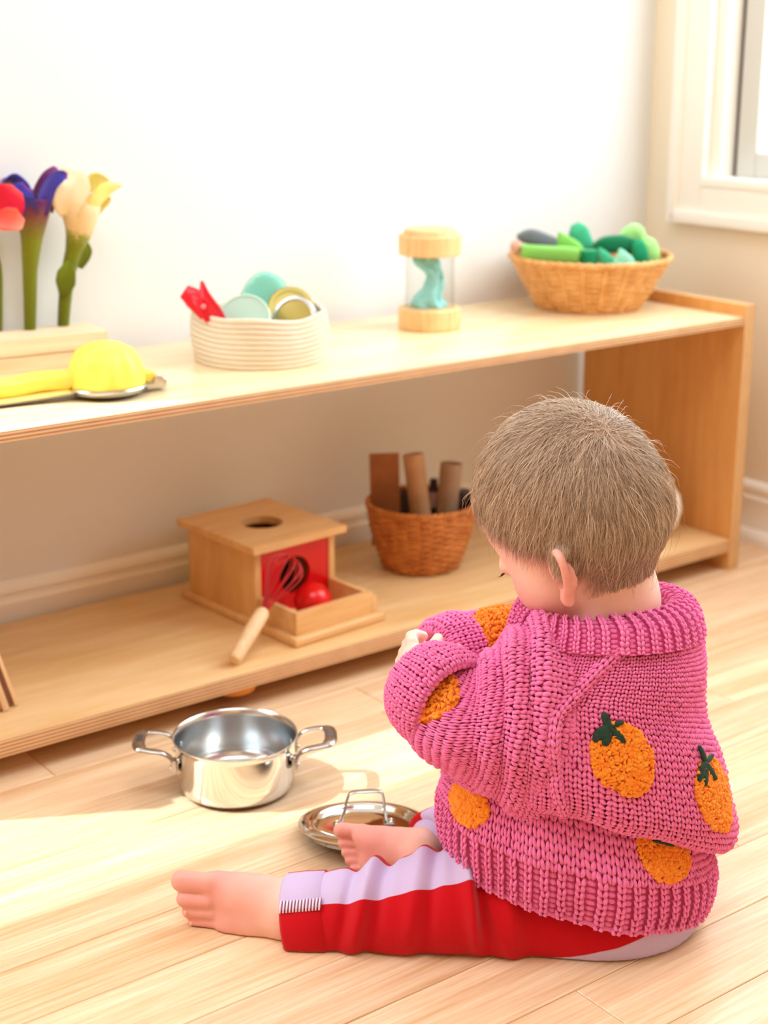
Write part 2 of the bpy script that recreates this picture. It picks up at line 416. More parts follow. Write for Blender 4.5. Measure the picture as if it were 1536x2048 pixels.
for xx in (SX0, SX1 - 0.022):
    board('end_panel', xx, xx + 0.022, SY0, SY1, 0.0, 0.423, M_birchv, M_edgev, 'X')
V, F = lathe([(0, 0.0155), (0.018, 0.0165), (0.027, 0.021), (0.030, 0.031), (0, 0.031)], 32)
part('orange_disc', (V + np.array([onz(482, 1380, 0.024)[0], SY0 + 0.034, 0]), F), mat('disc_orange', srgb(206, 128, 40), 0.6), shelf)  # plain orange disc under the bottom board, stands for an unidentified sliver
# ------------------------------------------------------------------ things on the bottom shelf
M_beech = wood('beech', srgb(232, 192, 138), srgb(214, 164, 106), 'X', fine=140, coarse=20, rough=0.45, contrast=0.8, stretch=10)
M_beechz = wood('beech_upright', srgb(230, 188, 132), srgb(212, 160, 100), 'Z', fine=140, coarse=20, rough=0.45, contrast=0.8, stretch=10)
M_red = mat('red_lacquer', srgb(214, 10, 18), 0.22, spec=0.5)
M_redw = mat('red_silicone_wire', srgb(186, 34, 44), 0.4)
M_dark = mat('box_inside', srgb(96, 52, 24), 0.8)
O = np.array([1.022, 1.546, T2]); RZ = math.radians(4.5)
pbx = thing('ball_drop_box', 'wooden ball drop box with round hole in lid and red front panel', 'toy box', O, RZ)
part('base_plate', box(0, 0.157, 0, 0.262, 0, 0.012, 0.005, 3), M_beech, pbx)
part('side_panel', box(0.006, 0.016, 0.092, 0.246, 0.012, 0.108, 0.001), M_beechz, pbx)
part('side_panel', box(0.133, 0.143, 0.092, 0.246, 0.012, 0.108, 0.001), M_beechz, pbx)
part('back_panel', box(0.016, 0.133, 0.236, 0.246, 0.012, 0.108, 0.001), M_beech, pbx)
V, F = plate_with_hole(-0.0585, 0.0585, -0.048, 0.048, 0, 0.0, 0.026, 0.006)
V = np.stack([V[:, 0] + 0.0745, 0.100 - V[:, 2], V[:, 1] + 0.060], 1)
part('front_panel', (V, F), M_red, pbx, smooth=False)['label'] = 'red front panel with round hole'
V, F = plate_with_hole(-0.005, 0.153, 0.078, 0.256, 0.074, 0.165, 0.029, 0.010)
V[:, 2] += 0.108
part('lid', (V, F), M_beech, pbx, auto=30)
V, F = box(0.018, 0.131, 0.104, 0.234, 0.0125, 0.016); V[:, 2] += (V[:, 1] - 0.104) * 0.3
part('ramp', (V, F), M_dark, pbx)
for nm, q in (('tray_wall', (0.010, 0.018, 0.018, 0.0905)), ('tray_wall', (0.131, 0.139, 0.018, 0.0905)), ('tray_wall', (0.010, 0.139, 0.010, 0.018))):
    part(nm, box(*q, 0.012, 0.043, 0.0015), M_beech, pbx)
part('corner_block', box(0.139, 0.149, 0.010, 0.020, 0.012, 0.036, 0.003), M_beech, pbx)

p = onz(626, 1203, T2 + 0.012 + 0.0255)
rb = part('ball', ball((0, 0, 0), 0.0255, 40, 24), M_red, None, loc=p); tag(rb, 'shiny red wooden ball lying in the tray of the drop box', 'ball')
# whisk leaning on the tray
a, b_, c = at(468, 1322, 1.790), at(527, 1222, 1.862), at(582, 1118, 1.905)
a[2] = max(a[2], T2 + 0.0095)
wh = thing('whisk', 'small whisk with red wires and pale wooden handle leaning on the tray', 'whisk', a)
a0 = np.zeros(3); d = (b_ - a); ln = np.linalg.norm(d); R = look_frame(d, (0, 0, 1.0))
M_wh = wood('whisk_handle_wood', srgb(238, 208, 168), srgb(222, 182, 138), 'Z', fine=160, coarse=20, rough=0.5, stretch=10)
V, F = lathe([(0.0, 0), (0.0075, 0.0), (0.0088, 0.002), (0.0092, ln * .3), (0.0100, ln * .6), (0.0095, ln - 0.004), (0.0075, ln), (0, ln)], 24)
part('handle', (V @ R.T, F), M_wh, wh)
d2 = (c - b_); R2 = look_frame(d2, (0, 0, 1.0)); L2 = np.linalg.norm(d2)
for k in range(6):
    an = PI * k / 6
    prof = np.array([[-0.004, -0.006], [-0.007, L2 * .2], [-0.017, L2 * .5], [-0.024, L2 * .78], [-0.015, L2 * .97], [0, L2 * 1.02], [0.015, L2 * .97], [0.024, L2 * .78], [0.017, L2 * .5], [0.007, L2 * .2], [0.004, -0.006]])
    q = spline(prof, 36)
    W3 = np.stack([q[:, 0] * math.cos(an), q[:, 0] * math.sin(an), q[:, 1]], 1) @ R2.T + (b_ - a)
    part('wire', tube(W3, 0.0011, 6), M_redw, wh)

def wicker(name, label, loc, r0, r1, h, rows, stakes, thick, col1, col2, inner, group=None, bulge=0.0, rz=0.0, foot=0.0, ridge=0.25):
    M = mat(name + '_cane', col1, 0.5, noise=(60, col2), bump=0.3, bscale=600)
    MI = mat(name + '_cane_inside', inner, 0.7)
    root = thing(name, label, 'basket', loc, rz)
    def rad(z): t = z / h; return r0 + (r1 - r0) * t + bulge * math.sin(PI * t)
    part('base', lathe([(0, 0.0005), (r0 * 0.9, 0.0005), (r0 * 1.0, 0.003), (r0 * 0.9, 0.006), (0, 0.006)], 48), MI, root)
    b = MB(); n = stakes * 4
    for i in range(rows):
        z = 0.004 + (h - 0.008) * i / (rows - 1)
        A = np.arange(n) * 2 * PI / n
        rr = rad(z) + thick * (0.55 * np.cos(A * stakes / 2 + PI * (i % 2)) + ridge * np.cos(A * stakes)) + RNG.normal(0, thick * 0.06, n)
        P = np.stack([rr * np.cos(A), rr * np.sin(A), z + RNG.normal(0, thick * 0.05, n)], 1)
        b.add(*tube(P, (h - 0.008) / (rows - 1) * 0.56, 6, closed=True, flat=(1.0, 0.8)))
    o = b.build('weave', M, root); tag(o, kind='stuff')
    b = MB()
    for k in range(stakes):
        A = 2 * PI * (k + 0.5) / stakes
        zz = np.linspace(0.003, h, 7)
        b.add(*tube(np.stack([[rad(z) * math.cos(A) for z in zz], [rad(z) * math.sin(A) for z in zz], zz], 1), thick * 0.9, 6, flat=(1, 1.6)))
    tag(b.build('stakes', M, root), kind='stuff')
    part('lining', lathe([(r0 * .96 - thick, 0.006), (rad(h * .5) - thick * 1.3, h * .5), (r1 - thick * 1.2, h - 0.002)], 48), MI, root)
    b = MB(); A = np.arange(160) * 2 * PI / 160
    for ph in (0, PI):      # two strands twisted into the rim
        P = np.stack([(r1 + thick * 0.8 * np.cos(26 * A + ph)) * np.cos(A), (r1 + thick * 0.8 * np.cos(26 * A + ph)) * np.sin(A), h + thick * 0.8 * np.sin(26 * A + ph)], 1)
        b.add(*tube(P, thick * 1.25, 6, closed=True))
    b.build('rim', M, root)
    if foot: part('foot_ring', tube(np.stack([r0 * 1.0 * np.cos(A), r0 * 1.0 * np.sin(A), 0 * A + thick * 1.4], 1), thick * 1.4, 6, closed=True), M, root)
    return root
LB = np.array([1.360, 1.713, T2])
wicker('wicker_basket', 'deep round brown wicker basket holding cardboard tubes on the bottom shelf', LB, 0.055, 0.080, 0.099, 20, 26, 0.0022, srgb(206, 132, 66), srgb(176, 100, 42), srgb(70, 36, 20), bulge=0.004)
M_card = mat('brown_cardboard', srgb(160, 102, 58), 0.85, noise=(30, srgb(146, 90, 48)))
M_card2 = mat('pale_cardboard', srgb(200, 156, 116), 0.85, noise=(30, srgb(186, 142, 104)))
M_card3 = mat('grey_cardboard', srgb(176, 146, 122), 0.85, noise=(30, srgb(162, 132, 108)))
M_black = mat('dark_bottle', srgb(46, 28, 26), 0.35)
def tube_thing(name, label, base, top, r, m, cat, wall=0.0015, grp=None):
    base, top = np.array(base), np.array(top); d = top - base; L_ = np.linalg.norm(d); R = look_frame(d, (1, 0.2, 0))
    V, F = lathe([(r - wall, 0), (r, 0), (r, L_), (r - wall, L_), (r - wall, 0)], 32)
    o = part(name, (V @ R.T, F), m, None, loc=base, auto=50); return tag(o, label, cat, grp)
bz = T2 + 0.007
def low(u, v, dep): return at(u, v, dep)
dB = LB @ HOR
# flat folded brown card, standing at the left inside
cA = thing('cardboard_sleeve', 'flat folded dark brown cardboard piece at the left in the deep wicker basket', 'cardboard', (0, 0, 0))
p0, p1 = at(773, 1090, dB + 0.0), at(768, 907, dB + 0.004)
d = p1 - p0; L_ = np.linalg.norm(d); R = look_frame(d, RGT)
for nm, (y0_, y1_) in (('front_flap', (-0.0022, -0.0005)), ('back_flap', (0.0005, 0.0022))):
    V, F = box(-0.022, 0.022, y0_, y1_, 0, L_, 0.0003, 1); part(nm, (V @ R.T + p0, F), M_card, cA)
tube_thing('cardboard_tube', 'pale cardboard tube leaning with its dark open end up, in the deep basket', at(850, 1095, dB - 0.004), at(826, 908, dB + 0.012), 0.0155, M_card2, 'tube')
tube_thing('cardboard_tube', 'greyish cardboard tube at the right in the deep basket, hidden partly by hair', at(888, 1095, dB + 0.01), at(903, 926, dB + 0.02), 0.0165, M_card3, 'tube')
bt = thing('dark_bottle', 'slim dark bottle with a pale label between the two cardboard tubes', 'bottle', at(866, 1095, dB + 0.03))
V, F = lathe([(0, 0), (0.009, 0), (0.010, 0.003), (0.010, 0.088), (0.006, 0.096), (0.006, 0.108), (0, 0.108)], 24); part('body', (V, F), M_black, bt)
V, F = lathe([(0.0102, 0.066), (0.0102, 0.09)], 24); part('paper_label', (V, F), mat('label_grey', srgb(190, 170, 165), 0.7), bt)
bt2 = tag(part('dark_tin', lathe([(0, 0), (0.012, 0), (0.012, 0.052), (0.010, 0.055), (0, 0.055)], 24), M_black, None, loc=at(925, 1050, dB + 0.02)), 'small dark tin at the right rim inside the deep basket', 'tin')

# wooden boards leaning at the left edge of the photo
M_bd = wood('stained_board', srgb(214, 176, 140), srgb(176, 132, 104), 'Z', fine=120, coarse=14, rough=0.6, stretch=12)
M_bd2 = wood('stained_board_dark', srgb(160, 118, 98), srgb(128, 90, 76), 'Z', fine=120, coarse=14, rough=0.6, stretch=12)
corner = onz(38, 1413, T2)
M_bd3 = wood('pale_board', srgb(236, 204, 164), srgb(214, 178, 138), 'Z', fine=120, coarse=14, rough=0.6, stretch=12)
for k, (m, w_, nm) in enumerate(((M_bd3, 0.0045, 'thin pale wooden board, rightmost of the leaning boards at the left edge'), (M_bd2, 0.0085, 'darker brown wooden board, second from the right of the leaning boards'),
                             (M_bd3, 0.0080, 'pale wooden board behind the dark one, third from the right of the leaning boards'), (M_bd, 0.0085, 'tan wooden board, fourth from the right of the leaning boards'), (M_bd2, 0.0085, 'brown wooden board farthest left of the leaning boards at the photo edge'))):
    xo = -[0, 0.0048, 0.0136, 0.0219, 0.0307][k]
    t = thing('wooden_board', nm, 'board', corner + np.array([xo, 0.004 * (k % 2) - 0.006 * (k > 1), 0.0030]), group='wooden boards leaning on the bottom shelf', rot=(0, math.radians(-15), 0))
    part('panel', box(-w_, 0.0, 0, 0.16, 0, 0.15, 0.001), m, t)

M_white = mat('white_glaze', srgb(236, 232, 224), 0.25)
jar = thing('white_jar', 'round white ceramic jar on the bottom shelf partly behind the head', 'jar', np.append(onz(1300, 1068, T2)[:2], T2))
V, F = lathe([(0, 0), (0.026, 0), (0.03, 0.003), (0.044, 0.022), (0.0485, 0.045), (0.044, 0.066), (0.034, 0.080), (0.031, 0.086), (0.033, 0.090), (0.030, 0.090), (0.029, 0.084), (0.040, 0.062), (0.043, 0.045), (0.036, 0.02), (0, 0.008)], 48)
part('body', (V, F), M_white, jar)
V, F = tube(spline([(0.030, 0, 0.08), (0.052, 0, 0.074), (0.062, 0, 0.05), (0.052, 0, 0.028), (0.044, 0, 0.024)], 24), 0.004, 8); part('handle', (V @ rotm('Z', 2.4).T, F), M_white, jar)

# ------------------------------------------------------------------ things on the top board
# felt flowers in a wooden stand
fb = thing('flower_stand', 'pale wooden block holding felt flowers at the left end of the top board', 'stand', (0.898, 1.783, T1), math.radians(-5))
M_pine = wood('pale_pine', srgb(240, 222, 190), srgb(214, 186, 146), 'X', fine=70, coarse=10, rough=0.6, stretch=20)
part('block', box(-0.42, 0, 0.0, 0.072, 0.0205, 0.042, 0.0015), M_pine, fb)
part('block_base', box(-0.42, -0.0005, 0.0015, 0.0715, 0, 0.0197, 0.001), M_pine, fb)
def felt(name, stops):
    """felt whose dye runs along the flower: stops = [(height, colour)] read from the mesh attribute 'run'"""
    m = bpy.data.materials.new(name); m.use_nodes = True; nt = m.node_tree; N = nt.nodes; L = nt.links; b = N['Principled BSDF']
    b.inputs['Roughness'].default_value = 0.95; b.inputs['Specular IOR Level'].default_value = 0.1; b.inputs['Sheen Weight'].default_value = 0.3
    at_ = N.new('ShaderNodeAttribute'); at_.attribute_name = 'run'
    nz = N.new('ShaderNodeTexNoise'); nz.inputs['Scale'].default_value = 260; tc = N.new('ShaderNodeTexCoord'); L.new(tc.outputs['Object'], nz.inputs['Vector'])
    ma = N.new('ShaderNodeMath'); ma.operation = 'MULTIPLY_ADD'; ma.inputs[1].default_value = 0.16
    sb = N.new('ShaderNodeMath'); sb.operation = 'SUBTRACT'; sb.inputs[1].default_value = 0.08
    L.new(nz.outputs['Fac'], ma.inputs[0]); L.new(at_.outputs['Fac'], ma.inputs[2]); L.new(ma.outputs[0], sb.inputs[0])
    cr = N.new('ShaderNodeValToRGB'); E_ = cr.color_ramp.elements
    while len(E_) < len(stops): E_.new(0.5)
    for e, (p_, c_) in zip(E_, stops): e.position = p_; e.color = c_
    L.new(sb.outputs[0], cr.inputs[0]); L.new(cr.outputs[0], b.inputs['Base Color'])
    bp = N.new('ShaderNodeBump'); bp.inputs['Strength'].default_value = 0.5; bp.inputs['Distance'].default_value = 0.001
    L.new(nz.outputs['Fac'], bp.inputs['Height']); L.new(bp.outputs[0], b.inputs['Normal'])
    return m
def run_attr(o, vals):
    a = o.data.attributes.new('run', 'FLOAT', 'POINT'); a.data.foreach_set('value', np.asarray(vals, float))
G1, G2 = srgb(96, 104, 14), srgb(124, 132, 26)
def stem(P, R_, m, root, n=30, ns=14):
    P = spline(np.array(P), n); r = np.interp(np.linspace(0, 1, n), np.linspace(0, 1, len(R_)), R_)
    V, F = tube(P, r, ns); o = part('stem', (V, F), m, root)
    run_attr(o, np.repeat(np.linspace(0, 1, n), ns)); return P
def petal(P, W_, cup, m, root, name='petal', n=18, k=9, nrm=None, th=0.0022):
    """felt petal: centre line P, half widths W_, cupped about the normal nrm, with thickness"""
    C_ = spline(np.array(P), n); wd = np.interp(np.linspace(0, 1, n), np.linspace(0, 1, len(W_)), W_)
    T, A, B = frames(C_, up0=nrm)
    V = []; rn = []
    for s in (0.5, -0.5):
        for i in range(n):
            for j in range(k):
                x = -1 + 2 * j / (k - 1)
                V.append(C_[i] + B[i] * (wd[i] * x) + A[i] * (cup * wd[i] * x * x + s * th)); rn.append(i / (n - 1))
    V = np.array(V); F = grid_faces(n, k, False); F2 = [[q + n * k for q in f[::-1]] for f in F]
    rim = [i * k for i in range(n)] + [(n - 1) * k + j for j in range(1, k)] + [i * k + k - 1 for i in range(n - 2, -1, -1)] + list(range(k - 2, 0, -1))
    FR = [[rim[i], rim[(i + 1) % len(rim)], rim[(i + 1) % len(rim)] + n * k, rim[i] + n * k] for i in range(len(rim))]
    o = part(name, (V, F + F2 + FR), m, root, auto=None); run_attr(o, rn); return o
def calla(name, label, base, path, radii, lipL, lipR, mouth, m_st, m_out, m_in, extra=None):
    root = thing(name, label, 'flower', base)
    b0 = np.asarray(base)
    Pp = [np.asarray(q) - b0 for q in path]
    C_ = spline(np.array(Pp), 40); n = 40; ns = 24
    r = np.interp(np.linspace(0, 1, n), np.linspace(0, 1, len(radii)), radii)
    V, F = tube(C_, r, ns, cap=False)
    o = part('stem', (V, F), m_out, root); run_attr(o, np.repeat(np.linspace(0, 1, n), ns))
    sol = o.modifiers.new('thickness', 'SOLIDIFY'); sol.thickness = 0.002; sol.offset = -1
    for i, (P, W_, cup, mm, nr) in enumerate(mouth):
        petal([np.asarray(q) - b0 for q in P], W_, cup, mm, root, 'petal', nrm=nr)
    for (P, W_, cup, mm, nr) in (extra or []):
        petal([np.asarray(q) - b0 for q in P], W_, cup, mm, root, 'leaf', nrm=nr)
    return root
ZB = T1 + 0.042
PU1, PU2, BL = srgb(110, 40, 90), srgb(70, 40, 130), srgb(74, 66, 160)
M_f_purple = felt('felt_purple_green', [(0.0, G1), (0.60, G2), (0.80, srgb(128, 74, 66)), (0.95, srgb(104, 44, 104))])
M_f_blue = felt('felt_blue_violet', [(0.0, srgb(96, 50, 120)), (0.3, BL), (0.85, srgb(58, 56, 158)), (1.0, srgb(120, 60, 150))])
M_f_cream = felt('felt_cream_green', [(0.0, G1), (0.54, G2), (0.62, srgb(150, 150, 60)), (0.68, srgb(232, 202, 150)), (1.0, srgb(248, 226, 190))])
M_f_yel = felt('felt_pale_yellow', [(0.0, srgb(240, 226, 150)), (0.6, srgb(246, 232, 130)), (1.0, srgb(250, 240, 190))])
M_f_pout = felt('felt_plum', [(0.0, srgb(128, 74, 80)), (0.5, srgb(104, 44, 110)), (1.0, srgb(150, 90, 160))])
M_f_crm = felt('felt_cream', [(0.0, srgb(244, 220, 176)), (1.0, srgb(250, 236, 206))])
M_f_leaf = felt('felt_leaf', [(0.0, G1), (1.0, srgb(120, 140, 34))])
M_f_red = felt('felt_red', [(0.0, srgb(206, 30, 60)), (0.8, srgb(214, 34, 66)), (1.0, srgb(250, 90, 90))])
M_f_coral = felt('felt_coral', [(0.0, srgb(240, 60, 60)), (0.7, srgb(252, 92, 70)), (1.0, srgb(255, 130, 110))])
base = onz(60, 665, ZB - 0.004); D = base @ HOR
A_ = lambda u, v, dd=0.0: at(u, v, D + dd)
calla('felt_flower', 'purple and blue felt calla flower on thick olive stem in the stand', base,
      [base, A_(60, 600), A_(60, 540), A_(63, 480), A_(66, 430), A_(68, 395)], [0.0075, 0.0085, 0.0095, 0.0135, 0.020, 0.024], None, None,
      [([A_(84, 430, -0.012), A_(88, 396, -0.012), A_(100, 368, -0.01), A_(118, 352, -0.004), A_(134, 352, 0.004)], [0.006, 0.010, 0.009, 0.008, 0.003], -0.5, M_f_blue, UPV),
       ([A_(84, 420, 0.012), A_(92, 380, 0.014), A_(102, 352, 0.016), A_(112, 334, 0.018)], [0.016, 0.014, 0.010, 0.003], 0.4, M_f_pout, -HOR),
       ([A_(60, 425, -0.016), A_(50, 408, -0.022), A_(44, 392, -0.024), A_(56, 376, -0.016)], [0.010, 0.016, 0.017, 0.008], 0.6, M_f_blue, -HOR),
       ([A_(62, 410, 0.016), A_(40, 378, 0.016), A_(22, 362, 0.014), A_(6, 366, 0.008)], [0.014, 0.018, 0.016, 0.005], 0.4, M_f_blue, UPV)],
      M_f_leaf, M_f_purple, M_f_blue)
base = onz(126, 657, ZB - 0.004); D = base @ HOR
calla('felt_flower', 'cream and pale yellow felt calla flower with small leaves in the stand', base,
      [base, A_(130, 600), A_(136, 550), A_(148, 500), A_(158, 460), A_(160, 420), A_(156, 385)], [0.0075, 0.0085, 0.009, 0.011, 0.018, 0.026, 0.027], None, None,
      [([A_(140, 430, -0.02), A_(138, 400, -0.026), A_(146, 372, -0.022), A_(134, 356, -0.012), A_(116, 338, 0.0)], [0.012, 0.022, 0.022, 0.013, 0.003], 0.35, M_f_crm, -HOR),
       ([A_(176, 430, -0.008), A_(196, 412, -0.006), A_(214, 392, 0.0), A_(232, 378, 0.004), A_(246, 370, 0.006)], [0.012, 0.020, 0.022, 0.014, 0.003], 0.45, M_f_yel, UPV * 0.6 - RGT * 0.6),
       ([A_(172, 425, 0.016), A_(190, 390, 0.02), A_(206, 370, 0.02), A_(222, 366, 0.016)], [0.016, 0.022, 0.02, 0.006], 0.3, M_f_yel, -HOR),
       ([A_(146, 412, -0.012), A_(130, 402, -0.01), A_(118, 396, -0.006), A_(107, 388, 0.0)], [0.010, 0.010, 0.007, 0.003], 0.4, M_f_crm, UPV)],
      M_f_leaf, M_f_cream, M_f_yel,
      [([A_(128, 590, -0.012), A_(132, 565, -0.014), A_(134, 545, -0.014), A_(137, 521, -0.01)], [0.006, 0.013, 0.012, 0.002], 0.25, M_f_leaf, -HOR),
       ([A_(160, 536, 0.004), A_(168, 516, 0.004), A_(173, 500, 0.002), A_(170, 480, 0.0)], [0.003, 0.007, 0.007, 0.002], 0.25, M_f_leaf, -HOR + RGT * 0.6)])
base = onz(-6, 668, ZB - 0.004); D = base @ HOR
calla('felt_flower', 'red and coral felt flower at the left edge of the photo', base,
      [base, A_(-4, 600), A_(-4, 540), A_(-14, 500), A_(-24, 465), A_(-30, 440)], [0.007, 0.006, 0.005, 0.005, 0.008, 0.014], None, None,
      [([A_(-28, 440, -0.02), A_(-6, 412, -0.03), A_(18, 396, -0.034), A_(34, 378, -0.03)], [0.012, 0.028, 0.026, 0.008], 0.3, M_f_red, -HOR),
       ([A_(-28, 440, -0.03), A_(-4, 440, -0.042), A_(22, 446, -0.05), A_(46, 452, -0.05)], [0.012, 0.018, 0.020, 0.008], 0.3, M_f_coral, -HOR * 0.7 + UPV * 0.7),
       ([A_(-32, 440, -0.01), A_(-60, 430, -0.01), A_(-84, 410, 0.0), A_(-100, 400, 0.01)], [0.012, 0.026, 0.024, 0.006], 0.3, M_f_coral, -HOR),
       ([A_(-30, 438, 0.02), A_(-40, 400, 0.03), A_(-40, 370, 0.03), A_(-36, 352, 0.024)], [0.014, 0.026, 0.024, 0.006], 0.3, M_f_red, -HOR)],
      M_f_leaf, M_f_leaf, M_f_red)

# yellow citrus press
M_yel = mat('yellow_enamel', srgb(246, 220, 96), 0.38, spec=0.5)
M_yel2 = mat('pale_yellow_enamel', srgb(244, 232, 150), 0.35)
M_steel = mat('brushed_steel', srgb(210, 210, 205), 0.22, metal=1.0)
cp = onz(212, 772, T1 + 0.010); cp[2] = T1
cs = thing('citrus_press', 'yellow hand citrus press with fluted dome lying on the top board', 'citrus press', cp, math.radians(171))
prof = [(0.0462, 0.013), (0.0462, 0.016), (0.0445, 0.028), (0.0405, 0.042), (0.033, 0.054), (0.021, 0.0605), (0.009, 0.063), (0, 0.0632)]
V, F = lathe(prof, 72, wob=lambda a, z: 0.034 * math.cos(9 * a) * min(1, (0.064 - z) / 0.02) * min(1.0, max(0.0, (z - 0.013) / 0.012)))
part('upper_cup', (V, F), M_yel, cs)
P = spline([(0.034, 0, 0.020), (0.056, 0, 0.0225), (0.080, 0, 0.0235), (0.112, 0, 0.020), (0.135, 0, 0.022), (0.165, 0, 0.034), (0.2, 0, 0.036)], 40)
part('upper_handle', tube(P, np.interp(np.linspace(0, 1, 40), [0, .2, .6, 1], [0.0145, 0.0135, 0.0135, 0.013]), 16, flat=(0.88, 1.0)), M_yel, cs)
part('lower_cup', lathe([(0, 0.0), (0.03, 0.0005), (0.046, 0.006), (0.0495, 0.0115), (0.0485, 0.0135), (0.044, 0.012), (0.03, 0.006), (0, 0.005)], 48), M_steel, cs)
P = spline([(0.040, 0, 0.0095), (0.08, 0, 0.0075), (0.13, 0, 0.0055), (0.17, 0, 0.005), (0.2, 0, 0.0055)], 30)
part('lower_handle', tube(P, 0.0125, 16, flat=(0.36, 1.25)), M_yel2, cs)
part('lower_handle_rim', tube(P + np.array([0, 0, -0.0018]), 0.0132, 16, flat=(0.20, 1.28)), M_steel, cs)
V, F = box(-0.058, -0.044, -0.012, 0.012, 0.011, 0.024, 0.004, 3); part('hinge_lug', (V, F), M_yel, cs)
V, F = tube([(-0.060, -0.018, 0.013), (-0.060, 0.018, 0.013)], 0.0062, 16); part('hinge_pin', (V, F), M_steel, cs)
V, F = box(-0.072, -0.046, -0.012, 0.012, 0.003, 0.013, 0.003, 2); part('hinge_plate', (V, F), M_steel, cs)

# coiled rope basket with small things
RB = np.array([1.0735, 1.694, T1])
rbk = thing('rope_basket', 'low round cream coiled rope basket full of small household things', 'basket', RB)
M_rope = mat('cotton_rope', srgb(248, 240, 224), 0.95, spec=0.1, sheen=0.3, noise=(14, srgb(240, 226, 202)), bump=0.9, bscale=900)
b = MB(); n = 90; rr_ = 0.0038
A = np.arange(n) * 2 * PI / n
def wobz(t): return t * (0.0035 * np.sin(2 * A + 0.9) + 0.0022 * np.sin(3 * A - 0.6) + 0.0022 * np.sin(5 * A))
for i in range(10):
    z = 0.0036 + i * 0.0064; t = i / 9.0
    R_ = 0.0845 + 0.0035 * math.sin(PI * t) + 0.002 * t + 0.002 * np.sin(3 * A + 1.0) * t + 0.0015 * np.sin(2 * A)
    V, F = tube(np.stack([R_ * np.cos(A), R_ * np.sin(A), z + wobz(t)], 1), rr_, 8, closed=True)
    o = MB().add(V, F).build('rope_coil', M_rope, rbk)
part('bottom', lathe([(0, 0.001), (0.083, 0.001), (0.083, 0.006), (0, 0.006)], 48), M_rope, rbk)
M_redp = mat('red_plastic', srgb(226, 28, 52), 0.3)
M_mint = mat('mint_tin', srgb(176, 210, 196), 0.4); M_mint2 = mat('mint_rim', srgb(206, 236, 226), 0.3)
M_teal = mat('teal_bristles', srgb(172, 238, 226), 0.5); M_blk = mat('black_plastic', srgb(30, 32, 36), 0.4)
M_olive = mat('brass_tin', srgb(176, 160, 84), 0.35, metal=0.3); M_ring = mat('tin_steel', srgb(200, 204, 210), 0.25, metal=1.0); M_dk = mat('dark_tin', srgb(52, 58, 60), 0.4)
dR = RB @ HOR
def disc(name, label, u, v, dep, r, thick, m_face, m_rim, nrm, cat='lid', inner=0.86):
    c = at(u, v, dep); R = look_frame(nrm, (0, 0, 1.0))
    root = thing(name, label, cat, c)
    V, F = lathe([(0, 0), (r, 0), (r, thick), (r * 0.97, thick + 0.0006), (r * inner, thick), (r * inner, thick - 0.0012)], 48)
    part('rim', (V @ R.T, F), m_rim, root, auto=50)
    V, F = lathe([(r * inner, thick - 0.0012), (r * inner * 0.8, thick - 0.0008), (0, thick - 0.0008)], 48)
    part('face', (V @ R.T, F), m_face, root, auto=50)
    return root
nC = -FWD
disc('tin_lid', 'mint green round tin standing in front in the rope basket', 489, 642, dR - 0.035, 0.035, 0.005, M_mint, M_mint2, nC * 0.9 + UPV * 0.25 - RGT * 0.12, 'tin lid', 0.93)
disc('jar_lid', 'brass coloured round jar lid at the back of the rope basket', 582, 618, dR + 0.02, 0.0305, 0.004, M_olive, M_olive, nC + UPV * 0.3 + RGT * 0.15, 'jar lid', 0.80)
disc('jar_lid', 'silver rimmed jar lid with brass centre at the right in the rope basket', 592, 640, dR - 0.012, 0.0300, 0.008, M_olive, M_ring, nC + UPV * 0.1 - RGT * 0.3, 'jar lid', 0.84)
br = thing('brush', 'mint green bristle brush with black back sticking up in the rope basket', 'brush', at(514, 622, dR + 0.035))
Rb = look_frame(UPV * 0.85 + RGT * 0.42, -HOR)
pad_o = [(0.0285 * math.copysign(abs(math.cos(a)) ** 0.75, math.cos(a)), 0.012 + 0.042 * math.copysign(abs(math.sin(a)) ** 0.75, math.sin(a))) for a in np.linspace(0, 2 * PI, 32, endpoint=False)]
for nm_, m_, x0_, x1_, k_ in (('back', M_blk, -0.011, -0.003, 1.03), ('pad', M_teal, -0.003, 0.005, 1.0)):
    V, F = prism([(a * k_, 0.012 + (c - 0.012) * k_) for a, c in pad_o], x0_, x1_, 0.0015)
    part(nm_, (V[:, [2, 0, 1]] @ Rb.T, F), m_, br)
b = MB()
for i in range(12):
    for j in range(18):
        c_ = np.array([0.006, -0.025 + i * 0.0045, -0.028 + j * 0.0046 + 0.002 * (i % 2)])
        if abs(c_[1] / 0.027) ** 2.4 + abs((c_[2] - 0.012) / 0.040) ** 2.4 > 1: continue
        V, F = ball(c_, 0.0014, 6, 4, scale=(3.6, 1, 1)); b.add(V @ Rb.T, F)
tag(b.build('bristles', M_teal, br), kind='stuff')
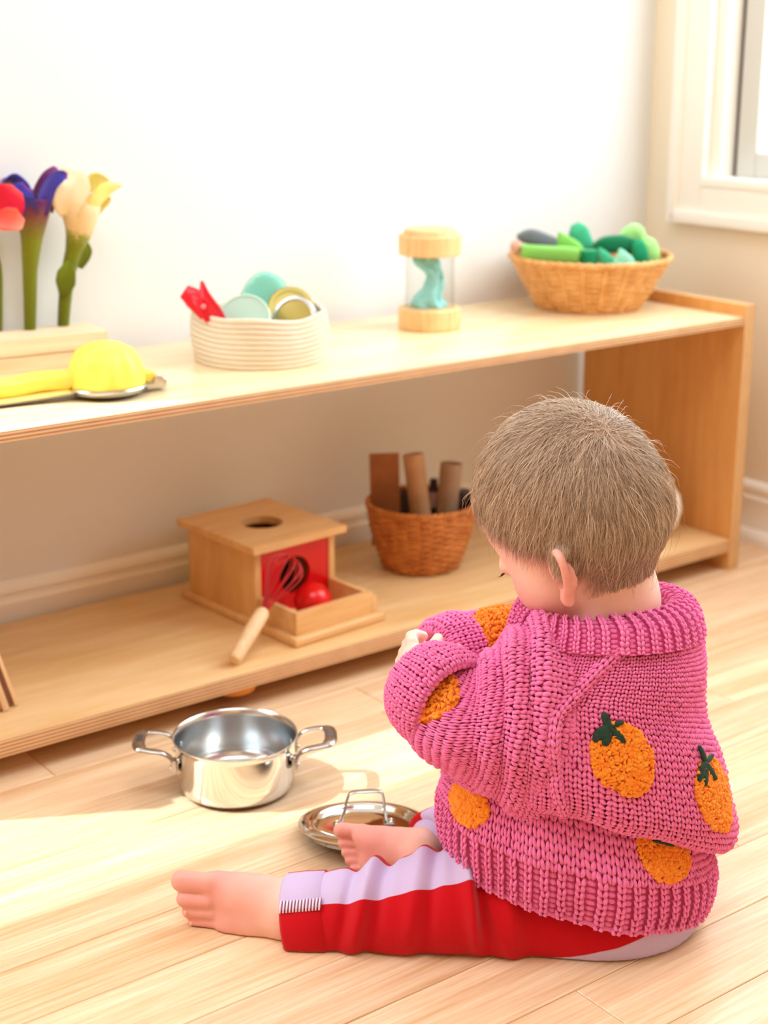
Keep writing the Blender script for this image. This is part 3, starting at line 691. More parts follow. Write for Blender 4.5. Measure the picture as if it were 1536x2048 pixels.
# red clip: two jaws and a rivet
cl = thing('hair_clip', 'red plastic clip with open jaws leaning over the left rope basket rim', 'clip', at(430, 645, dR - 0.055))
b0 = at(430, 645, dR - 0.055)
cA_ = lambda u, v, dd: at(u, v, dR - 0.055 + dd) - b0
petal([cA_(436, 646, 0), cA_(424, 622, -0.004), cA_(410, 596, -0.006), cA_(403, 562, -0.004)], [0.011, 0.0105, 0.008, 0.0015], 0.35, M_redp, cl, 'jaw', nrm=-HOR + RGT * 0.7, th=0.003)
petal([cA_(432, 648, 0.002), cA_(410, 620, 0.002), cA_(388, 596, 0.004), cA_(368, 582, 0.006)], [0.010, 0.012, 0.0135, 0.009], -0.3, M_redp, cl, 'jaw', nrm=-HOR + UPV * 0.5, th=0.003)
petal([cA_(430, 646, -0.006), cA_(414, 622, -0.009), cA_(398, 602, -0.006), cA_(386, 590, 0.0)], [0.008, 0.010, 0.008, 0.003], 0.3, M_redp, cl, 'cheek', nrm=-HOR, th=0.003)
V, F = ball(cA_(407, 613, -0.0125), 0.0034, 14, 8); part('rivet', (V, F), mat('clip_rivet', srgb(240, 140, 150), 0.3), cl)

# clear rattle cylinder with wooden ends
SKC = np.array([1.3915, 1.737, T1])
sk = thing('rattle_cylinder', 'clear cylinder between two round wooden caps with teal cloth inside', 'toy', SKC)
M_cap = wood('cap_wood', srgb(232, 198, 144), srgb(206, 160, 100), 'Z', fine=120, coarse=16, rough=0.5, stretch=6)
M_clear = glass_mat('clear_plastic', (0.96, 0.97, 0.97))
part('bottom_cap', lathe([(0, 0), (0.0435, 0), (0.0453, 0.002), (0.0453, 0.028), (0.0435, 0.030), (0, 0.030)], 48), M_cap, sk)
part('top_cap', lathe([(0, 0.106), (0.0435, 0.106), (0.0453, 0.108), (0.0453, 0.133), (0.0435, 0.135), (0.038, 0.135), (0.037, 0.141), (0.0355, 0.1425), (0, 0.1425)], 48), M_cap, sk)
part('cylinder', lathe([(0.0365, 0.0301), (0.0365, 0.1059), (0.0350, 0.1059), (0.0350, 0.0301), (0.0365, 0.0301)], 48), M_clear, sk)
M_cloth = mat('teal_print_cloth', srgb(158, 224, 226), 0.9, noise=(150, srgb(146, 206, 208)), bump=0.2, bscale=300)
rows = [(0.0, 0.0295, 0.024, 0.016), (-0.004, 0.040, 0.021, 0.015), (0.003, 0.055, 0.014, 0.013), (0.008, 0.066, 0.013, 0.012), (0.007, 0.078, 0.012, 0.012), (-0.002, 0.090, 0.016, 0.012), (-0.006, 0.098, 0.018, 0.011), (-0.002, 0.1045, 0.010, 0.008)]
V = []; nn = 48
rs = spline(np.array(rows), 36)
for i, (cx_, z, ax_, ay_) in enumerate(rs):
    for j in range(nn):
        a = 2 * PI * j / nn; k_ = 1 + 0.16 * math.sin(5 * a + i * 0.22) + 0.09 * math.sin(9 * a - i * 0.31)
        q = RGT * (cx_ + ax_ * k_ * math.cos(a)) + HOR * (ay_ * k_ * math.sin(a)); V.append((q[0], q[1], z + 0.0008))
F = grid_faces(len(rs), nn) + [list(range(nn))[::-1], [(len(rs) - 1) * nn + j for j in range(nn)]]
tag(part('cloth', (np.array(V), F), M_cloth, None, loc=SKC, auto=None), 'crumpled teal printed cloth inside the clear cylinder', 'cloth')

# wicker bowl with green cloth toys
WB_ = np.array([1.7105, 1.735, T1])
wicker('wicker_bowl', 'wide shallow tan wicker bowl of green pieces at the right end of the top board', WB_, 0.079, 0.124, 0.079, 17, 22, 0.0024, srgb(232, 180, 116), srgb(212, 152, 86), srgb(150, 96, 50), foot=1, ridge=0.8)
dW = WB_ @ HOR
def cloth_mat(n, c): return mat(n, c, 0.8, spec=0.2, sheen=0.2, bump=0.25, bscale=260)
GR = {'lime': cloth_mat('lime_cloth', srgb(128, 196, 92)), 'pale': cloth_mat('pale_green_cloth', srgb(164, 226, 140)), 'teal': cloth_mat('teal_green_cloth', srgb(64, 176, 132)),
      'green': cloth_mat('green_cloth', srgb(24, 146, 98)), 'dark': cloth_mat('dark_green_cloth', srgb(8, 110, 70)), 'mint': cloth_mat('mint_cloth', srgb(150, 226, 196)), 'grey': cloth_mat('grey_cloth', srgb(110, 116, 122)), 'tan': mat('tan_wood_ball', srgb(206, 160, 136), 0.5)}
def soft(name, label, P, W_, T_, m, nrm=None, cat='cloth'):
    """a padded folded piece: centre line P, half width and half thickness along it, squarish section"""
    P = [np.asarray(q) for q in P]; b0 = P[0]; C_ = spline(np.array(P) - b0, 20); n = 20; ns = 20
    wd = np.interp(np.linspace(0, 1, n), np.linspace(0, 1, len(W_)), W_); td = np.interp(np.linspace(0, 1, n), np.linspace(0, 1, len(T_)), T_)
    T, A, B = frames(C_, up0=nrm); V = []
    for i in range(n):
        for j in range(ns):
            a = 2 * PI * j / ns; c, s = math.cos(a), math.sin(a)
            c = math.copysign(abs(c) ** 0.6, c); s = math.copysign(abs(s) ** 0.6, s)
            V.append(C_[i] + A[i] * (td[i] * s) + B[i] * (wd[i] * c))
    F = grid_faces(n, ns) + [list(range(ns))[::-1], [(n - 1) * ns + j for j in range(ns)]]
    return tag(part(name, (np.array(V), F), m, None, loc=b0, auto=60), label, cat, 'soft pieces in the wicker bowl')
B_ = lambda u, v, dd=0.0: at(u, v, dW + dd)
soft('felt_piece', 'long lime green bent soft piece at the front left of the wicker bowl', [B_(1046, 504, -0.045), B_(1090, 508, -0.055), B_(1130, 510, -0.06), B_(1156, 512, -0.06)], [0.012, 0.0125, 0.013, 0.012], [0.012, 0.012, 0.012, 0.011], GR['lime'], -HOR)
soft('felt_piece', 'lime green pointed soft piece rising behind the long lime one', [B_(1146, 520, -0.03), B_(1138, 500, -0.03), B_(1126, 480, -0.03), B_(1118, 465, -0.03)], [0.024, 0.020, 0.011, 0.002], [0.010, 0.010, 0.008, 0.003], GR['lime'], -HOR)
soft('felt_piece', 'grey soft roll at the back left of the wicker bowl', [B_(1036, 476, -0.005), B_(1060, 474, 0.0), B_(1090, 484, 0.01), B_(1120, 498, 0.02)], [0.006, 0.013, 0.013, 0.012], [0.006, 0.011, 0.012, 0.012], GR['grey'], -HOR)
soft('felt_piece', 'teal green tall rounded soft piece at the middle of the wicker bowl', [B_(1178, 520, 0.01), B_(1166, 490, 0.01), B_(1156, 462, 0.012), B_(1150, 447, 0.014)], [0.015, 0.017, 0.016, 0.006], [0.013, 0.014, 0.013, 0.005], GR['teal'], -HOR)
soft('felt_piece', 'green square soft block at the front of the wicker bowl', [B_(1178, 535, -0.05), B_(1178, 520, -0.05), B_(1178, 508, -0.05), B_(1178, 500, -0.05)], [0.013, 0.013, 0.013, 0.012], [0.012, 0.012, 0.012, 0.011], GR['green'], -HOR)
soft('felt_piece', 'pale mint wedge right of the green block in the wicker bowl', [B_(1220, 536, -0.055), B_(1212, 522, -0.055), B_(1204, 508, -0.055), B_(1198, 496, -0.055)], [0.014, 0.012, 0.008, 0.002], [0.010, 0.010, 0.008, 0.003], GR['teal'], -HOR)
soft('felt_piece', 'dark green soft roll lying across the back of the wicker bowl', [B_(1188, 500, -0.015), B_(1210, 490, -0.015), B_(1240, 488, -0.01), B_(1270, 494, -0.006)], [0.009, 0.013, 0.014, 0.012], [0.009, 0.013, 0.014, 0.012], GR['dark'], -HOR)
soft('felt_piece', 'mint triangular soft piece at the front right of the wicker bowl', [B_(1246, 536, -0.06), B_(1246, 522, -0.06), B_(1244, 510, -0.06), B_(1240, 498, -0.06)], [0.022, 0.017, 0.009, 0.002], [0.010, 0.009, 0.008, 0.003], GR['mint'], -HOR)
soft('felt_piece', 'pale green soft piece at the very top right of the wicker bowl', [B_(1238, 492, 0.03), B_(1256, 474, 0.03), B_(1270, 466, 0.03), B_(1282, 480, 0.026)], [0.010, 0.014, 0.015, 0.010], [0.010, 0.014, 0.015, 0.010], GR['pale'], -HOR)
soft('felt_piece', 'dark teal soft piece beside the pale green ones in the wicker bowl', [B_(1282, 530, -0.02), B_(1280, 508, -0.02), B_(1276, 490, -0.018), B_(1272, 478, -0.016)], [0.012, 0.013, 0.011, 0.004], [0.010, 0.011, 0.010, 0.004], GR['green'], -HOR)
soft('felt_piece', 'pale green pointed soft piece at the right rim of the wicker bowl', [B_(1304, 528, -0.01), B_(1303, 508, -0.01), B_(1298, 490, -0.008), B_(1288, 474, -0.004)], [0.010, 0.0125, 0.012, 0.004], [0.010, 0.012, 0.012, 0.004], GR['pale'], -HOR)
tag(part('wooden_ball', ball((0, 0, 0), 0.0105, 20, 14), GR['tan'], None, loc=B_(1033, 494, -0.035)), 'small tan wooden ball on the left rim of the wicker bowl', 'ball')
# ------------------------------------------------------------------ pot and lid on the floor
M_pot = mat('polished_steel', srgb(222, 220, 216), 0.09, metal=1.0)
M_poti = mat('brushed_steel_inside', srgb(205, 208, 210), 0.2, metal=1.0)
M_hand = mat('cast_steel', srgb(176, 172, 170), 0.24, metal=1.0)
M_eng = mat('stamp_grey', srgb(96, 88, 88), 0.5, metal=0.6)
PC = np.array([0.811, 1.352, 0.0])
pot = thing('cooking_pot', 'small polished steel cooking pot with two loop handles on the floor', 'pot', PC, math.radians(-33.6))
part('body', lathe([(0, 0.0005), (0.054, 0.0005), (0.0605, 0.0025), (0.0645, 0.008), (0.0662, 0.018), (0.0668, 0.056), (0.0682, 0.0615), (0.0700, 0.0635), (0.0700, 0.0645), (0.0688, 0.0645)], 96), M_pot, pot, auto=60)
part('inside', lathe([(0.0688, 0.0645), (0.0672, 0.063), (0.0656, 0.057), (0.0652, 0.018), (0.062, 0.007), (0.055, 0.0035), (0, 0.0035)], 96), M_poti, pot, auto=60)
for s in (1, -1):
    R = np.diag([s, s, 1.0])
    half = [(0.0672, -0.0235, 0.0360), (0.0680, -0.0235, 0.0430), (0.0715, -0.0240, 0.0500), (0.0800, -0.0250, 0.0555), (0.0930, -0.0245, 0.0580), (0.1020, -0.0215, 0.0590), (0.1060, -0.0120, 0.0595), (0.1065, 0.0, 0.0595)]
    P = spline(np.array(half + [(x, -y, z) for x, y, z in half[-2::-1]]), 72)
    t = np.abs(np.linspace(-1, 1, 72))
    r = np.interp(t, [0, 0.25, 0.35, 0.75, 1.0], [0.0058, 0.0058, 0.0036, 0.0033, 0.0042])
    V, F = tube(P, r, 12, flat=(0.55, 1.25))
    h = part('handle', (V @ R.T, F), M_hand, pot)
    V, F = box(0.1022, 0.1088, -0.008, 0.008, 0.0622, 0.0629, 0.0006); part('stamp_plate', (V @ R.T, F), M_eng, h)
    for y in (-0.0235, 0.0235):
        V, F = box(0.0640, 0.0690, y - 0.005, y + 0.005, 0.031, 0.047, 0.0015, 2); part('bracket', (V @ R.T, F), M_hand, h)
        V, F = ball((0.0700, y, 0.036), 0.0028, 12, 8); part('rivet', (V @ R.T, F), M_pot, h)
        V, F = ball((0.0625, y * 0.97, 0.044), 0.0030, 12, 8, scale=(0.6, 1, 1)); part('rivet', (V @ R.T, F), M_pot, h)
# lid, near edge propped up on the child's foot
LC = at(728, 1646, 1.452); 
TL = math.radians(9.0)
lr = Matrix.Rotation(-YAW, 3, 'Z') @ Matrix.Rotation(-TL, 3, 'X')
lid = thing('pot_lid', 'shiny steel pot lid with arched handle tilted against the small bare foot', 'lid', LC, rot=lr.to_euler())
part('disc', lathe([(0.0672, -0.0015), (0.0690, 0.0), (0.0692, 0.0012), (0.0660, 0.0022), (0.0600, 0.0035), (0.0545, 0.0032), (0.0520, 0.0005), (0.0505, -0.0025), (0.0480, -0.0030), (0.03, -0.0015), (0.0, -0.0005)], 96), M_pot, lid, auto=70)
part('underside', lathe([(0.0, -0.002), (0.03, -0.003), (0.0480, -0.0045), (0.0520, -0.0095), (0.0580, -0.0100), (0.0610, -0.002), (0.0672, -0.0015)], 96), M_poti, lid, auto=70)
P = spline([(-0.0260, -0.004, -0.0005), (-0.0235, -0.003, 0.004), (-0.0205, -0.002, 0.014), (-0.0165, 0.0, 0.0285), (-0.0120, 0.0, 0.0330), (0.0, 0.0, 0.0345), (0.0150, 0.0, 0.0345), (0.0195, 0.0, 0.0310), (0.0220, 0.001, 0.014), (0.0235, 0.002, 0.004), (0.0255, 0.003, -0.0005)], 60)
hd = part('handle', tube(P, np.interp(np.abs(np.linspace(-1, 1, 60)), [0, 0.4, 1], [0.0040, 0.0028, 0.0036]), 12, flat=(0.55, 1.2), up0=(1, 0, 0)), M_hand, lid)
for x, y in ((-0.0265, -0.004), (0.0262, 0.003)):
    part('foot_plate', box(x - 0.006, x + 0.006, y - 0.007, y + 0.007, -0.0012, 0.0012, 0.001), M_hand, hd)
    for dy in (-0.004, 0.004): part('rivet', ball((x + (0.002 if x > 0 else -0.002), y + dy, 0.0014), 0.0020, 10, 6), M_pot, hd)
# ------------------------------------------------------------------ the seated child
class Field:
    """signed distance field on a grid, blended from simple solids, meshed by surface nets"""
    def __init__(s, lo, hi, h):
        s.lo = np.array(lo, float); s.h = h
        s.n = np.ceil((np.array(hi) - s.lo) / h).astype(int) + 1
        s.D = np.full(s.n, 0.03, np.float32)
        s.ax = [s.lo[i] + h * np.arange(s.n[i]) for i in range(3)]
    def win(s, lo, hi):
        a = np.clip(np.floor((np.array(lo) - s.lo) / s.h).astype(int), 0, s.n - 1); b_ = np.clip(np.ceil((np.array(hi) - s.lo) / s.h).astype(int) + 1, 1, s.n)
        sl = tuple(slice(a[i], b_[i]) for i in range(3))
        X = s.ax[0][sl[0]][:, None, None]; Y = s.ax[1][sl[1]][None, :, None]; Z = s.ax[2][sl[2]][None, None, :]
        return sl, X, Y, Z
    def put(s, sl, d, k, op='add'):
        D = s.D[sl]; d = d.astype(np.float32)
        if op == 'add':
            if k > 0:
                hh = np.clip(0.5 + 0.5 * (D - d) / k, 0, 1); s.D[sl] = D + (d - D) * hh - k * hh * (1 - hh)
            else: s.D[sl] = np.minimum(D, d)
        else:
            d = -d
            if k > 0:
                hh = np.clip(0.5 - 0.5 * (D - d) / k, 0, 1); s.D[sl] = D + (d - D) * hh + k * hh * (1 - hh)
            else: s.D[sl] = np.maximum(D, d)
    def cap(s, a, b_, r0, r1, k=0.008, op='add'):
        a = np.asarray(a, float); b_ = np.asarray(b_, float); m = max(r0, r1) + k + 0.012
        sl, X, Y, Z = s.win(np.minimum(a, b_) - m, np.maximum(a, b_) + m)
        ba = b_ - a; L2 = ba @ ba + 1e-12
        t = np.clip(((X - a[0]) * ba[0] + (Y - a[1]) * ba[1] + (Z - a[2]) * ba[2]) / L2, 0, 1)
        d = np.sqrt((X - a[0] - ba[0] * t) ** 2 + (Y - a[1] - ba[1] * t) ** 2 + (Z - a[2] - ba[2] * t) ** 2) - (r0 + (r1 - r0) * t)
        s.put(sl, d, k, op)
    def ell(s, c, R, rad, k=0.01, op='add'):
        """ellipsoid: columns of R are its axes"""
        c = np.asarray(c, float); rad = np.asarray(rad, float); m = rad.max() + k + 0.012
        sl, X, Y, Z = s.win(c - m, c + m); X = X - c[0]; Y = Y - c[1]; Z = Z - c[2]
        q = [X * R[0, i] + Y * R[1, i] + Z * R[2, i] for i in range(3)]
        k0 = np.sqrt(sum((q[i] / rad[i]) ** 2 for i in range(3))); k1 = np.sqrt(sum((q[i] / rad[i] ** 2) ** 2 for i in range(3))) + 1e-9
        s.put(sl, k0 * (k0 - 1) / k1, k, op)
    def chain(s, P, r, k=0.008):
        for i in range(len(P) - 1): s.cap(P[i], P[i + 1], r[i], r[i + 1], k)
    def floor(s, z0):
        Z = s.ax[2][None, None, :]; s.D = np.maximum(s.D, (z0 - Z).astype(np.float32))
    def mesh(s, smooth=3):
        D = s.D; I = D < 0; n = s.n
        cnt = np.zeros(n - 1, np.int8)
        for dx in (0, 1):
            for dy in (0, 1):
                for dz in (0, 1): cnt += I[dx:n[0] - 1 + dx, dy:n[1] - 1 + dy, dz:n[2] - 1 + dz]
        act = (cnt > 0) & (cnt < 8); C_ = np.argwhere(act); idx = -np.ones(n - 1, np.int32); idx[tuple(C_.T)] = np.arange(len(C_))
        acc = np.zeros((len(C_), 3)); num = np.zeros(len(C_))
        cor = [(a, b_, c) for a in (0, 1) for b_ in (0, 1) for c in (0, 1)]
        for i, A in enumerate(cor):
            for B in cor[i + 1:]:
                if sum(abs(A[q] - B[q]) for q in range(3)) != 1: continue
                dA = D[tuple((C_ + A).T)]; dB = D[tuple((C_ + B).T)]; x = (dA < 0) != (dB < 0)
                t = np.where(x, dA / np.where(dA - dB == 0, 1, dA - dB), 0)[:, None]
                acc += np.where(x[:, None], np.array(A) + t * (np.array(B) - np.array(A)), 0); num += x
        V = s.lo + s.h * (C_ + acc / num[:, None])
        Q = []
        for ax in range(3):
            u, v = (ax + 1) % 3, (ax + 2) % 3
            sa = [slice(1, -1)] * 3; sb = [slice(1, -1)] * 3
            sa[ax] = slice(0, n[ax] - 1); sb[ax] = slice(1, n[ax])
            a, b_ = I[tuple(sa)], I[tuple(sb)]; E_ = np.argwhere(a != b_); fl = a[tuple(E_.T)]
            off = np.ones(3, int); off[ax] = 0; E_ = E_ + off
            eu = np.zeros(3, int); eu[u] = 1; ev = np.zeros(3, int); ev[v] = 1
            q = np.stack([idx[tuple((E_ - o).T)] for o in (eu + ev, ev, 0 * ev, eu)], 1)
            q = np.where(fl[:, None], q, q[:, ::-1]); Q.append(q)
        Q = np.concatenate(Q); Q = Q[(Q >= 0).all(1)]
        ed = np.concatenate([Q[:, [0, 1]], Q[:, [1, 2]], Q[:, [2, 3]], Q[:, [3, 0]]])
        for it in range(smooth):
            for lam in (0.5, -0.52):
                S_ = np.zeros_like(V)
                for q in range(3): S_[:, q] = np.bincount(ed[:, 0], V[ed[:, 1], q], len(V))
                c = np.bincount(ed[:, 0], minlength=len(V))[:, None]
                V = V + lam * (S_ / np.maximum(c, 1) - V)
        return V, Q
def np_mesh(name, V, Q, mats, parent=None):
    """mesh from arrays; Q all quads or all triangles"""
    me = bpy.data.meshes.new(name); k = Q.shape[1]
    me.vertices.add(len(V)); me.vertices.foreach_set('co', np.asarray(V, np.float32).ravel())
    me.loops.add(Q.size); me.loops.foreach_set('vertex_index', Q.astype(np.int32).ravel())
    me.polygons.add(len(Q)); me.polygons.foreach_set('loop_start', np.arange(0, Q.size, k, dtype=np.int32)); me.polygons.foreach_set('loop_total', np.full(len(Q), k, np.int32))
    for m in (mats if isinstance(mats, (list, tuple)) else [mats]): me.materials.append(m)
    me.update(calc_edges=True); me.validate()
    return link(name, me, parent)
def fattr(o, name, vals):
    a = o.data.attributes.new(name, 'FLOAT', 'POINT'); a.data.foreach_set('value', np.asarray(vals, np.float32))

ZUP = np.array([0, 0, 1.0])
# --- head frame: faces left and away from the camera, bowed forward and tipped to its left ear
HYAW, HPIT, HROL = math.radians(40), math.radians(30), math.radians(10)
HC = at(1138, 985, 1.318)
f0 = -math.cos(HYAW) * RGT + math.sin(HYAW) * HOR
l0 = np.cross(ZUP, f0)
f1 = f0 * math.cos(HPIT) - ZUP * math.sin(HPIT); u1 = np.cross(f1, l0)
l2 = l0 * math.cos(HROL) - u1 * math.sin(HROL); u2 = np.cross(f1, l2)
HR = np.stack([f1, l2, u2], 1)
def H(x, y, z): return HC + HR @ np.array([x, y, z])

# --- joints
SHL, ELL, WRL = at(1150, 1400, 1.275), at(985, 1450, 1.262), at(868, 1385, 1.285)
PML = at(828, 1330, 1.326)
SHR, ELR, WRR = at(1215, 1370, 1.38), at(1060, 1320, 1.425), at(925, 1318, 1.400)
PMR = at(868, 1318, 1.372)
HIPL, KNL, ANL = at(1150, 1815, 1.285), at(890, 1806, 1.270), at(585, 1822, 1.277)
HIPR, KNR, ANR = at(1190, 1800, 1.340), at(1010, 1625, 1.490), at(838, 1708, 1.350)

B = Field((0.55, 0.74, -0.01), (1.10, 1.33, 0.53), 0.0019)
# torso and neck
B.chain([at(1195, 1790, 1.31), at(1190, 1600, 1.31), at(1195, 1420, 1.312), at(1212, 1320, 1.312)], [0.055, 0.06, 0.058, 0.045], 0.02)
B.chain([at(1225, 1290, 1.305), at(1228, 1200, 1.306), at(1212, 1090, 1.315)], [0.046, 0.037, 0.038], 0.02)
# head
B.ell(H(0, 0, 0.0), HR, (0.0842, 0.0702, 0.081), 0.015)
B.ell(H(0.034, 0, -0.004), HR, (0.049, 0.056, 0.060), 0.02)
B.ell(H(-0.03, 0, -0.03), HR, (0.05, 0.056, 0.05), 0.02)
B.ell(H(0.034, 0, -0.052), HR, (0.046, 0.054, 0.052), 0.02)
for s in (1, -1):
    B.ell(H(0.047, 0.034 * s, -0.066), HR, (0.026, 0.025, 0.028), 0.018)
    B.ell(H(0.074, 0.028 * s, -0.034), HR, (0.011, 0.014, 0.010), 0.006)
B.ell(H(0.052, 0, -0.092), HR, (0.030, 0.034, 0.022), 0.02)
B.ell(H(0.068, 0, -0.098), HR, (0.015, 0.016, 0.013), 0.012)
B.cap(H(0.080, 0, -0.030), H(0.088, 0, -0.050), 0.006, 0.0075, 0.012)
B.ell(H(0.0905, 0, -0.053), HR, (0.0085, 0.0085, 0.0075), 0.005)
for s in (1, -1): B.ell(H(0.086, 0.0075 * s, -0.0555), HR, (0.006, 0.0055, 0.005), 0.004)
B.ell(H(0.079, 0, -0.0745), HR, (0.008, 0.017, 0.0055), 0.006)
B.ell(H(0.077, 0, -0.0835), HR, (0.008, 0.014, 0.0055), 0.006)
B.cap(H(0.088, -0.014, -0.079), H(0.088, 0.014, -0.079), 0.0016, 0.0016, 0.003, 'sub')
# ears
for s in (1, -1):
    e0 = np.array([0.004, 0.0655 * s, -0.056])
    def EP(p, q, o=0.0): # p back, q up, o outwards from the ear plane
        return H(*(e0 + np.array([-p * 0.80, s * (p * 0.66 + o), q]) + np.array([-q * 0.30, 0, 0])))
    hel = [(0.000, 0.004), (-0.003, 0.014), (0.001, 0.0215), (0.010, 0.0235), (0.018, 0.0185), (0.0205, 0.008), (0.018, -0.003), (0.012, -0.012), (0.005, -0.0195)]
    hel3 = [EP(*q) for q in spline(np.array(hel), 20)]
    B.chain(hel3, [0.0030] * 10 + [0.0028] * 6 + [0.0036] * 4, 0.003)
    eR = look_frame(EP(0, 0, 1) - EP(0, 0, 0), EP(1, 0) - EP(0, 0))
    B.ell(EP(0.008, 0.004, -0.0020), eR, (0.0125, 0.0185, 0.0030), 0.004)
    B.ell(EP(0.005, -0.0185), eR, (0.0065, 0.0075, 0.0042), 0.004)
    B.cap(EP(0.003, 0.002, -0.006), EP(0.004, -0.010, -0.006), 0.008, 0.006, 0.006)
    B.ell(EP(-0.003, -0.004), eR, (0.003, 0.0045, 0.0035), 0.003)
# arms
B.chain([SHL, ELL, WRL], [0.034, 0.026, 0.019], 0.01); B.chain([SHR, ELR, WRR], [0.034, 0.026, 0.019], 0.01)
def hand(wr, pm, thumb, nrm, tips):
    """palm with four unequal curled fingers and a thumb leaving its side"""
    x = pm - wr; x /= np.linalg.norm(x); z = nrm - x * (nrm @ x); z /= np.linalg.norm(z); y = np.cross(z, x)
    if y @ thumb < 0: y = -y
    R = np.stack([x, y, z], 1)
    B.cap(wr, pm - x * 0.008, 0.019, 0.015, 0.008)
    B.ell(pm, R, (0.021, 0.0195, 0.0125), 0.008)
    for i, (oy, l) in enumerate(((0.0135, 0.92), (0.0045, 1.0), (-0.0045, 0.94), (-0.0130, 0.78))):
        p = pm + x * 0.016 + y * oy; ang = 0.35
        r = [0.0062, 0.0056, 0.0052, 0.0044]
        for sg in range(3):
            d = x * math.cos(ang) + z * math.sin(ang); q = p + d * (0.0155, 0.011, 0.009)[sg] * l
            B.cap(p, q, r[sg], r[sg + 1], 0.0012 if sg else 0.003); p = q; ang += 0.62
    p = pm - x * 0.010 + y * 0.014 + z * 0.003
    q = p + (x * 0.45 + y * 0.75 + z * 0.45) * 0.0165; B.cap(p, q, 0.0072, 0.006, 0.005)
    B.cap(q, q + (x * 0.8 + y * 0.1 + z * 0.6) * 0.0125, 0.006, 0.005, 0.0015)
hand(WRL, PML, ZUP + 0.5 * RGT, RGT * 0.9 + HOR * 0.1 - ZUP * 0.35, None)
hand(WRR, PMR, ZUP - 0.3 * RGT, -HOR * 0.9 - ZUP * 0.3, None)
# legs and feet
B.chain([HIPL, KNL, ANL], [0.048, 0.034, 0.0255], 0.012); B.chain([HIPR, KNR, ANR], [0.048, 0.034, 0.0235], 0.012)
def foot(an, X, Yd, s=1.0, big=0.0):
    """X towards the toes, Yd dorsal, the medial edge (big toe) up"""
    X = X / np.linalg.norm(X); Y = Yd - X * (Yd @ X); Y /= np.linalg.norm(Y); Z = np.cross(X, Y)
    if Z[2] < 0: Z = -Z
    R = np.stack([X, Y, Z], 1)
    P = lambda x, y, z: an + R @ (np.array([x, y, z]) * s)
    B.ell(P(-0.006, -0.020, -0.002), R, np.array((0.024, 0.022, 0.022)) * s, 0.014)
    B.cap(P(0, 0, 0.001), P(0.045, -0.004, 0.008), 0.0245 * s, 0.0190 * s, 0.014)
    B.cap(P(0, -0.004, -0.004), P(0.052, -0.010, -0.014), 0.0235 * s, 0.0165 * s, 0.014)
    B.cap(P(0.03, -0.006, 0.010), P(0.070, -0.008, 0.0175), 0.020 * s, 0.0150 * s, 0.012)
    B.cap(P(0.04, -0.008, -0.012), P(0.059, -0.010, -0.0175), 0.018 * s, 0.0125 * s, 0.012)
    B.cap(P(0.061, -0.009, 0.010), P(0.057, -0.009, -0.012), 0.0145 * s, 0.0135 * s, 0.008)
    toes = [(0.080, 0.0215, 0.101, 0.0225, 0.0105, 0.0102, -0.005), (0.080, 0.0060, 0.0975, 0.0065, 0.0078, 0.0082, -0.004), (0.077, -0.0050, 0.0935, -0.0050, 0.0068, 0.0070, -0.006),
            (0.073, -0.0142, 0.0885, -0.0145, 0.0062, 0.0064, -0.008), (0.067, -0.0225, 0.0810, -0.0235, 0.0058, 0.0060, -0.010)]
    for i, (x0, z0, x1, z1, r0, r1, y) in enumerate(toes):
        B.cap(P(x0 - 0.012, -0.007, z0 * 0.9), P(x0 - 0.003, y + 0.002, z0), r0 * s, r0 * s, 0.004)
        B.cap(P(x0 - 0.003, y + 0.003, z0), P(x1 + 0.001, y - 0.001, z1), r0 * 0.92 * s, r1 * s, 0.0010)
    return P, R
PFL, RFL = foot(ANL, -RGT * 1.0 + ZUP * 0.02 + HOR * 0.03, -HOR * 0.95 + ZUP * 0.30, 1.04)
PFR, RFR = foot(ANR, -RGT * 0.95 + HOR * 0.30 - ZUP * 0.06, HOR * 0.97 - ZUP * 0.22, 0.78)
B.floor(0.0012)
V, Q = B.mesh(3)
M_skin = bpy.data.materials.new('skin'); M_skin.use_nodes = True
nt = M_skin.node_tree; N = nt.nodes; L = nt.links; b = N['Principled BSDF']
b.inputs['Roughness'].default_value = 0.5; b.inputs['Specular IOR Level'].default_value = 0.35
b.inputs['Subsurface Weight'].default_value = 0.25; b.inputs['Subsurface Radius'].default_value = (1.0, 0.35, 0.2); b.inputs['Subsurface Scale'].default_value = 0.006
a_ = N.new('ShaderNodeAttribute'); a_.attribute_name = 'rosy'
mx = N.new('ShaderNodeMix'); mx.data_type = 'RGBA'; mx.inputs[6].default_value = srgb(244, 206, 190); mx.inputs[7].default_value = srgb(226, 160, 150)
nz = N.new('ShaderNodeTexNoise'); nz.inputs['Scale'].default_value = 45; nz.inputs['Detail'].default_value = 4
tc = N.new('ShaderNodeTexCoord'); L.new(tc.outputs['Object'], nz.inputs['Vector'])
ma = N.new('ShaderNodeMath'); ma.operation = 'MULTIPLY_ADD'; ma.inputs[1].default_value = 0.5; ma.inputs[2].default_value = -0.25
L.new(nz.outputs['Fac'], ma.inputs[0]); ad = N.new('ShaderNodeMath'); ad.operation = 'ADD'; ad.use_clamp = True
L.new(ma.outputs[0], ad.inputs[0]); L.new(a_.outputs['Fac'], ad.inputs[1]); L.new(ad.outputs[0], mx.inputs[0])
